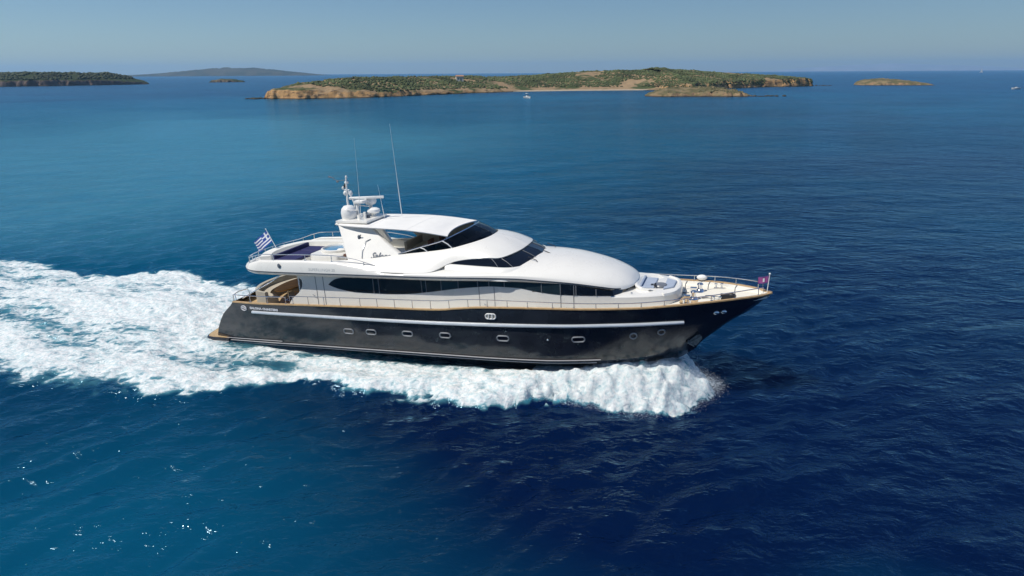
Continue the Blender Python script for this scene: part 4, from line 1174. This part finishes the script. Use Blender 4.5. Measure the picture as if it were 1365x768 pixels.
rk_ = land('reef_islet', [(-598, 1398), (-580, 1404), (-560, 1415), (-540, 1430)], [3, 6.5, 5.5, 2], [30, 60, 60, 30], [2, 3.5, 3, 1], head_mat, 'tiny dark islet in front of the far hills', 80, 30, 43)
land('far_hills', [(-4100, 6900), (-3650, 6900), (-3250, 6900), (-2950, 6900), (-2600, 6900), (-2400, 6900), (-2150, 6900), (-1950, 6900)], [4, 24, 58, 78, 70, 52, 26, 0], [900]*8, [5]*8, hill_mat, 'hazy low hills on the left horizon', 220, 40, 53, 2.0)
land('far_mountains', [(7500, 20500), (8600, 20500), (10000, 20500), (11400, 20500), (12800, 20500), (14200, 20500), (16000, 20500)], [10, 90, 170, 210, 170, 120, 20], [1500]*7, [8]*7, rock_mat('hazed_mountain_ground', (.30, .33, .38), (.30, .33, .38), (.22, .26, .30), .5, .002), 'faint blue mountains on the right horizon', 160, 36, 63, .6)  # mountain colour matched to the sky: haze painted into the ground
# pale beach along the bay
bp_ = crs(np.array([(2, 574), (12, 584.5), (30, 593), (51, 599), (80, 602), (104, 604), (122, 600)], float), 60)
w_ = np.sin(np.linspace(0.15, np.pi - .15, 60))[:, None]
bt_ = MB().grid(np.stack([np.column_stack([bp_ - [0, 3.5]*w_, np.full(60, -.1)]), np.column_stack([bp_ + [0, 1]*w_, np.full(60, .75)]), np.column_stack([bp_ + [0, 4]*w_, np.full(60, 1.0)]), np.column_stack([bp_ + [0, 8]*w_, np.full(60, .7)])]))
tag(bt_.build('beach', mat('beach_sand', (.36, .29, .20), .9, var=.12, scale=.3)), 'pale sand beach in the bay of the long island', kind='structure')
# rocks awash at the island's two ends
rm = MB()
for cx, cy, nn in ((-166, 447, 9), (322, 742, 12), (160, 437, 8)):
    for i in range(nn):
        q = (cx + RNG.normal()*6, cy + RNG.normal()*2.0, .1)
        rm.ell(q, (1 + 1.8*RNG.random(), .9 + RNG.random(), .35 + .5*RNG.random()), 8, 6)
tag(rm.build('shore_rocks', head_mat, ang=180), 'dark rocks awash off the ends of the island', kind='stuff')

# scrub: low shrub clumps over the island and the wood on the headland
scrub_mat = mat('scrub_leaves', (.084, .104, .040), .9, var=.5, scale=.05)
wood_mat = mat('pine_leaves', (.045, .058, .030), .9, var=.4, scale=.03)
ICO = None
def ico():
    b = bmesh.new(); bmesh.ops.create_icosphere(b, subdivisions=1, radius=1)
    V = np.array([v.co[:] for v in b.verts]); F = np.array([[v.index for v in f.verts] for f in b.faces]); b.free()
    return V, F
IV, IF = ico()
def scrub(name, Pz, N_, cover, smin, smax, m, label, seed, pred):
    P, zz = Pz
    n, k = zz.shape
    pts = []
    while len(pts) < N_:
        a = RNG.random(20000)*(n - 2); b = RNG.random(20000)*(k - 2)
        i = a.astype(int); j = b.astype(int); fa = (a - i)[:, None]; fb = (b - j)[:, None]
        G = np.concatenate([P, zz[..., None]], -1)
        q = G[i, j]*(1-fa)*(1-fb) + G[i+1, j]*fa*(1-fb) + G[i, j+1]*(1-fa)*fb + G[i+1, j+1]*fa*fb
        cov = fbm(q[:, 0]/38, q[:, 1]/30, 5, seed)
        area = np.abs(np.cross(G[i+1, j] - G[i, j], G[i, j+1] - G[i, j]))
        area = np.linalg.norm(area, axis=1) if area.ndim > 1 else area
        ok = pred(q, cov, b/k) & (RNG.random(20000) < np.minimum(1, area/np.percentile(area, 95)))
        pts += list(q[ok])
        if not ok.any(): break
    C = np.array(pts[:N_])
    r = smin + (smax - smin)*RNG.random(len(C))**2
    C[:, 2] += r*.35
    sc = r[:, None]*np.stack([1 + .5*RNG.random(len(C)), 1 + .5*RNG.random(len(C)), .65 + .35*RNG.random(len(C))], 1)
    V = (C[:, None] + IV[None]*sc[:, None]*(.7 + .6*RNG.random((len(C), len(IV), 1)))).reshape(-1, 3)
    F = (np.arange(len(C))[:, None, None]*len(IV) + IF[None]).reshape(-1, 3)
    mm = bpy.data.meshes.new(name)
    mm.vertices.add(len(V)); mm.vertices.foreach_set('co', V.astype(np.float32).ravel())
    mm.loops.add(F.size); mm.loops.foreach_set('vertex_index', F.astype(np.int32).ravel())
    mm.polygons.add(len(F)); mm.polygons.foreach_set('loop_start', np.arange(0, F.size, 3, dtype=np.int32))
    mm.update(calc_edges=True)
    mm.materials.append(m)
    o = bpy.data.objects.new(name, mm); COL.objects.link(o)
    tag(o, label, 'scrub', kind='stuff')
def on_isl(q, cov, t):
    edge = np.where(q[:, 0] < -20, 3.5, 2.6)
    right = sm(190, 270, q[:, 0])*.12
    thr = np.interp(q[:, 0], [-160, -100, -60, 0, 60, 150, 210, 320], [.45, .42, .39, .38, .35, .35, .42, .56])
    return (q[:, 2] > edge) & (cov > thr) & (t < .9)
scrub('scrub', isl, 40000, .5, .25, .95, scrub_mat, 'dark green scrub covering the long island', 91, on_isl)
scrub('islet_scrub', rf, 350, .5, .25, .7, mat('dry_scrub', (.13, .125, .06), .9, var=.4, scale=.2), 'dry low scrub on the flat rock islet', 95, lambda q, c, t: (q[:, 2] > 2.2) & (c > .42))
scrub('headland_wood', hd, 9000, .6, .8, 2.4, wood_mat, 'dark pine wood on the left headland', 97, lambda q, c, t: (q[:, 2] > 9) & (c > .36))

# small white house among the island's scrub
def at_px(x, y, z=0.0): return Vector((x, y, z))
def ground_z(Pz, x, y):
    P, zz = Pz; d = (P[..., 0] - x)**2 + (P[..., 1] - y)**2
    return float(zz.flat[int(np.argmin(d))])
hx, hy = -42.0, 580.0
ho = empty('stone_house', Matrix.Translation((hx, hy, ground_z(isl, hx, hy) - .3)) @ Matrix.Rotation(rad(12), 4, 'Z'))
tag(ho, 'tiny pale house standing among the scrub on the long island', 'house')
hm_ = mat('lime_wash', (.62, .58, .50), .9, var=.1)
MB().box((0, 0, 1.9), (6.0, 4.5, 3.8)).build('wall', hm_, ho)
MB().prism([(-3.3, -2.5, 3.8), (3.3, -2.5, 3.8), (3.3, 0, 4.9), (-3.3, 0, 4.9)], (0, 0, .15)).prism([(-3.3, 2.5, 3.8), (3.3, 2.5, 3.8), (3.3, 0, 4.9), (-3.3, 0, 4.9)], (0, 0, .15)).build('roof', mat('clay_roof', (.35, .20, .13), .9), ho)
MB().box((.8, -2.26, 1.2), (.9, .06, 2.0)).build('door', M['dark'], ho)
MB().box((-1.4, -2.26, 2.0), (.9, .06, .9)).build('window', M['glass'], ho)

# ------------------------------------------------------------------ other boats
def small_boat(name, T, Lb, B, hullm, label, cat, canopy=True):
    o = empty(name, T); tag(o, label, cat)
    m = MB(); rows = []
    for f, z in ((0.55, -.35), (.85, .1), (1.0, .75*Lb/5.5)):
        u_ = np.linspace(0, 1, 24)
        rows.append(np.stack([-Lb/2 + u_*(Lb*(.92 + .08*f)), -B/2*f*(1 - np.maximum(0, (u_ - .35)/.65)**2.2), z + .25*u_**2*(z > 0)], 1))
    G = np.array(rows); m.grid(G); m.mir()
    m.grid(np.stack([G[:, 0], G[:, 0]*[1, -1, 1]], 1)); m.grid(np.stack([G[-1] - [0, 0, .12], (G[-1] - [0, 0, .12])*[1, -1, 1]]))
    m.build('hull', hullm, o)
    MB().box((-.2*Lb/5.5, 0, 1.1), (1.3, B*.5, .9)).build('console', M['plastic'], o, bevel=.06)
    MB().prism([(.45, -B*.25, 1.5), (.45, B*.25, 1.5), (.15, B*.24, 2.0), (.15, -B*.24, 2.0)], (.04, 0, 0)).build('windscreen', M['glass'], o)
    MB().box((-1.5, 0, 1.0), (.6, B*.7, .4)).build('seat', M['bluepad'], o, bevel=.04)
    MB().box((-Lb/2 - .15, 0, .55), (.4, .45, 1.2)).build('outboard_motor', M['dark'], o, bevel=.06)
    if canopy:
        MB().grid(np.array([[(x, y*B*.42, 2.75 + .12*(1 - y*y)) for y in np.linspace(-1, 1, 7)] for x in (-1.4, -.4, .7)])).build('canopy', M['canvas'], o)
        for x in (-1.3, .6):
            for y in (-1, 1): MB().tube([(x*.8, y*B*.42, .9), (x, y*B*.41, 2.76)], .03, 5).build('canopy_pole', M['steel'], o)
    return o
small_boat('moored_motorboat', Matrix.Translation((10.3, 429.5, 0)) @ Matrix.Rotation(rad(-62), 4, 'Z'), 6.6, 2.7, M['plastic'], 'small white open motorboat with a canopy moored off the island beach', 'motorboat')
small_boat('speeding_motorboat', Matrix.Translation((405, 564, .15)) @ Matrix.Rotation(rad(178), 4, 'Z'), 6.5, 2.4, M['plastic'], 'white motorboat far off on open water at the right edge', 'motorboat', False)
sb_ = empty('sailing_boat', Matrix.Translation((2618, 3940, 0)) @ Matrix.Rotation(rad(5), 4, 'Z'))
tag(sb_, 'distant pale sailing boat on the horizon at the far right', 'sailing boat')
rows = []
for f, z in ((.5, -.6), (.85, .3), (1, 1.5)):
    u_ = np.linspace(0, 1, 24); rows.append(np.stack([-9 + 18*u_, -2.4*f*np.sin(np.pi*np.clip(.12 + u_*.88, 0, 1))**.7, z + .4*u_**2], 1))
G = np.array(rows); m = MB().grid(G); m.mir(); m.grid(np.stack([G[:, 0], G[:, 0]*[1, -1, 1]], 1)); m.grid(np.stack([G[-1], G[-1]*[1, -1, 1]]))
m.build('hull', M['plastic'], sb_)
MB().tube([(1, 0, 1), (1, 0, 24)], .22, 8).build('mast', M['plastic'], sb_)
MB().grid(np.array([[(1 - (1 - t)*8*k, .5*math.sin(k*3)*(1 - t), 3 + 20*t) for k in np.linspace(0, 1, 7)] for t in np.linspace(0, 1, 9)])).build('mainsail', M['canvas'], sb_)
MB().grid(np.array([[(1.5 + (1 - t)*7*k, .5*math.sin(k*3)*(1 - t), 2.5 + 18*t) for k in np.linspace(0, 1, 7)] for t in np.linspace(0, 1, 9)])).build('jib', M['canvas'], sb_)

HAZE = 5.2e-5
# ------------------------------------------------------------------ air
hz = MB().box((0, 0, 150 - 1.5), (46000, 46000, 303)).build('haze', [], ang=180)
hz.data.materials.clear()
hmat = bpy.data.materials.new('air'); hmat.use_nodes = True
nt = hmat.node_tree; nt.nodes.remove(nt.nodes['Principled BSDF'])
pv = nt.nodes.new('ShaderNodeVolumePrincipled')
pv.inputs['Color'].default_value = (.42, .70, 1.0, 1)
pv.inputs['Density'].default_value = HAZE
pv.inputs['Anisotropy'].default_value = 0.2
nt.links.new(pv.outputs[0], nt.nodes['Material Output'].inputs['Volume'])
hz.data.materials.append(hmat)
tag(hz, 'thin pale sea haze over the far water', 'haze', kind='stuff')
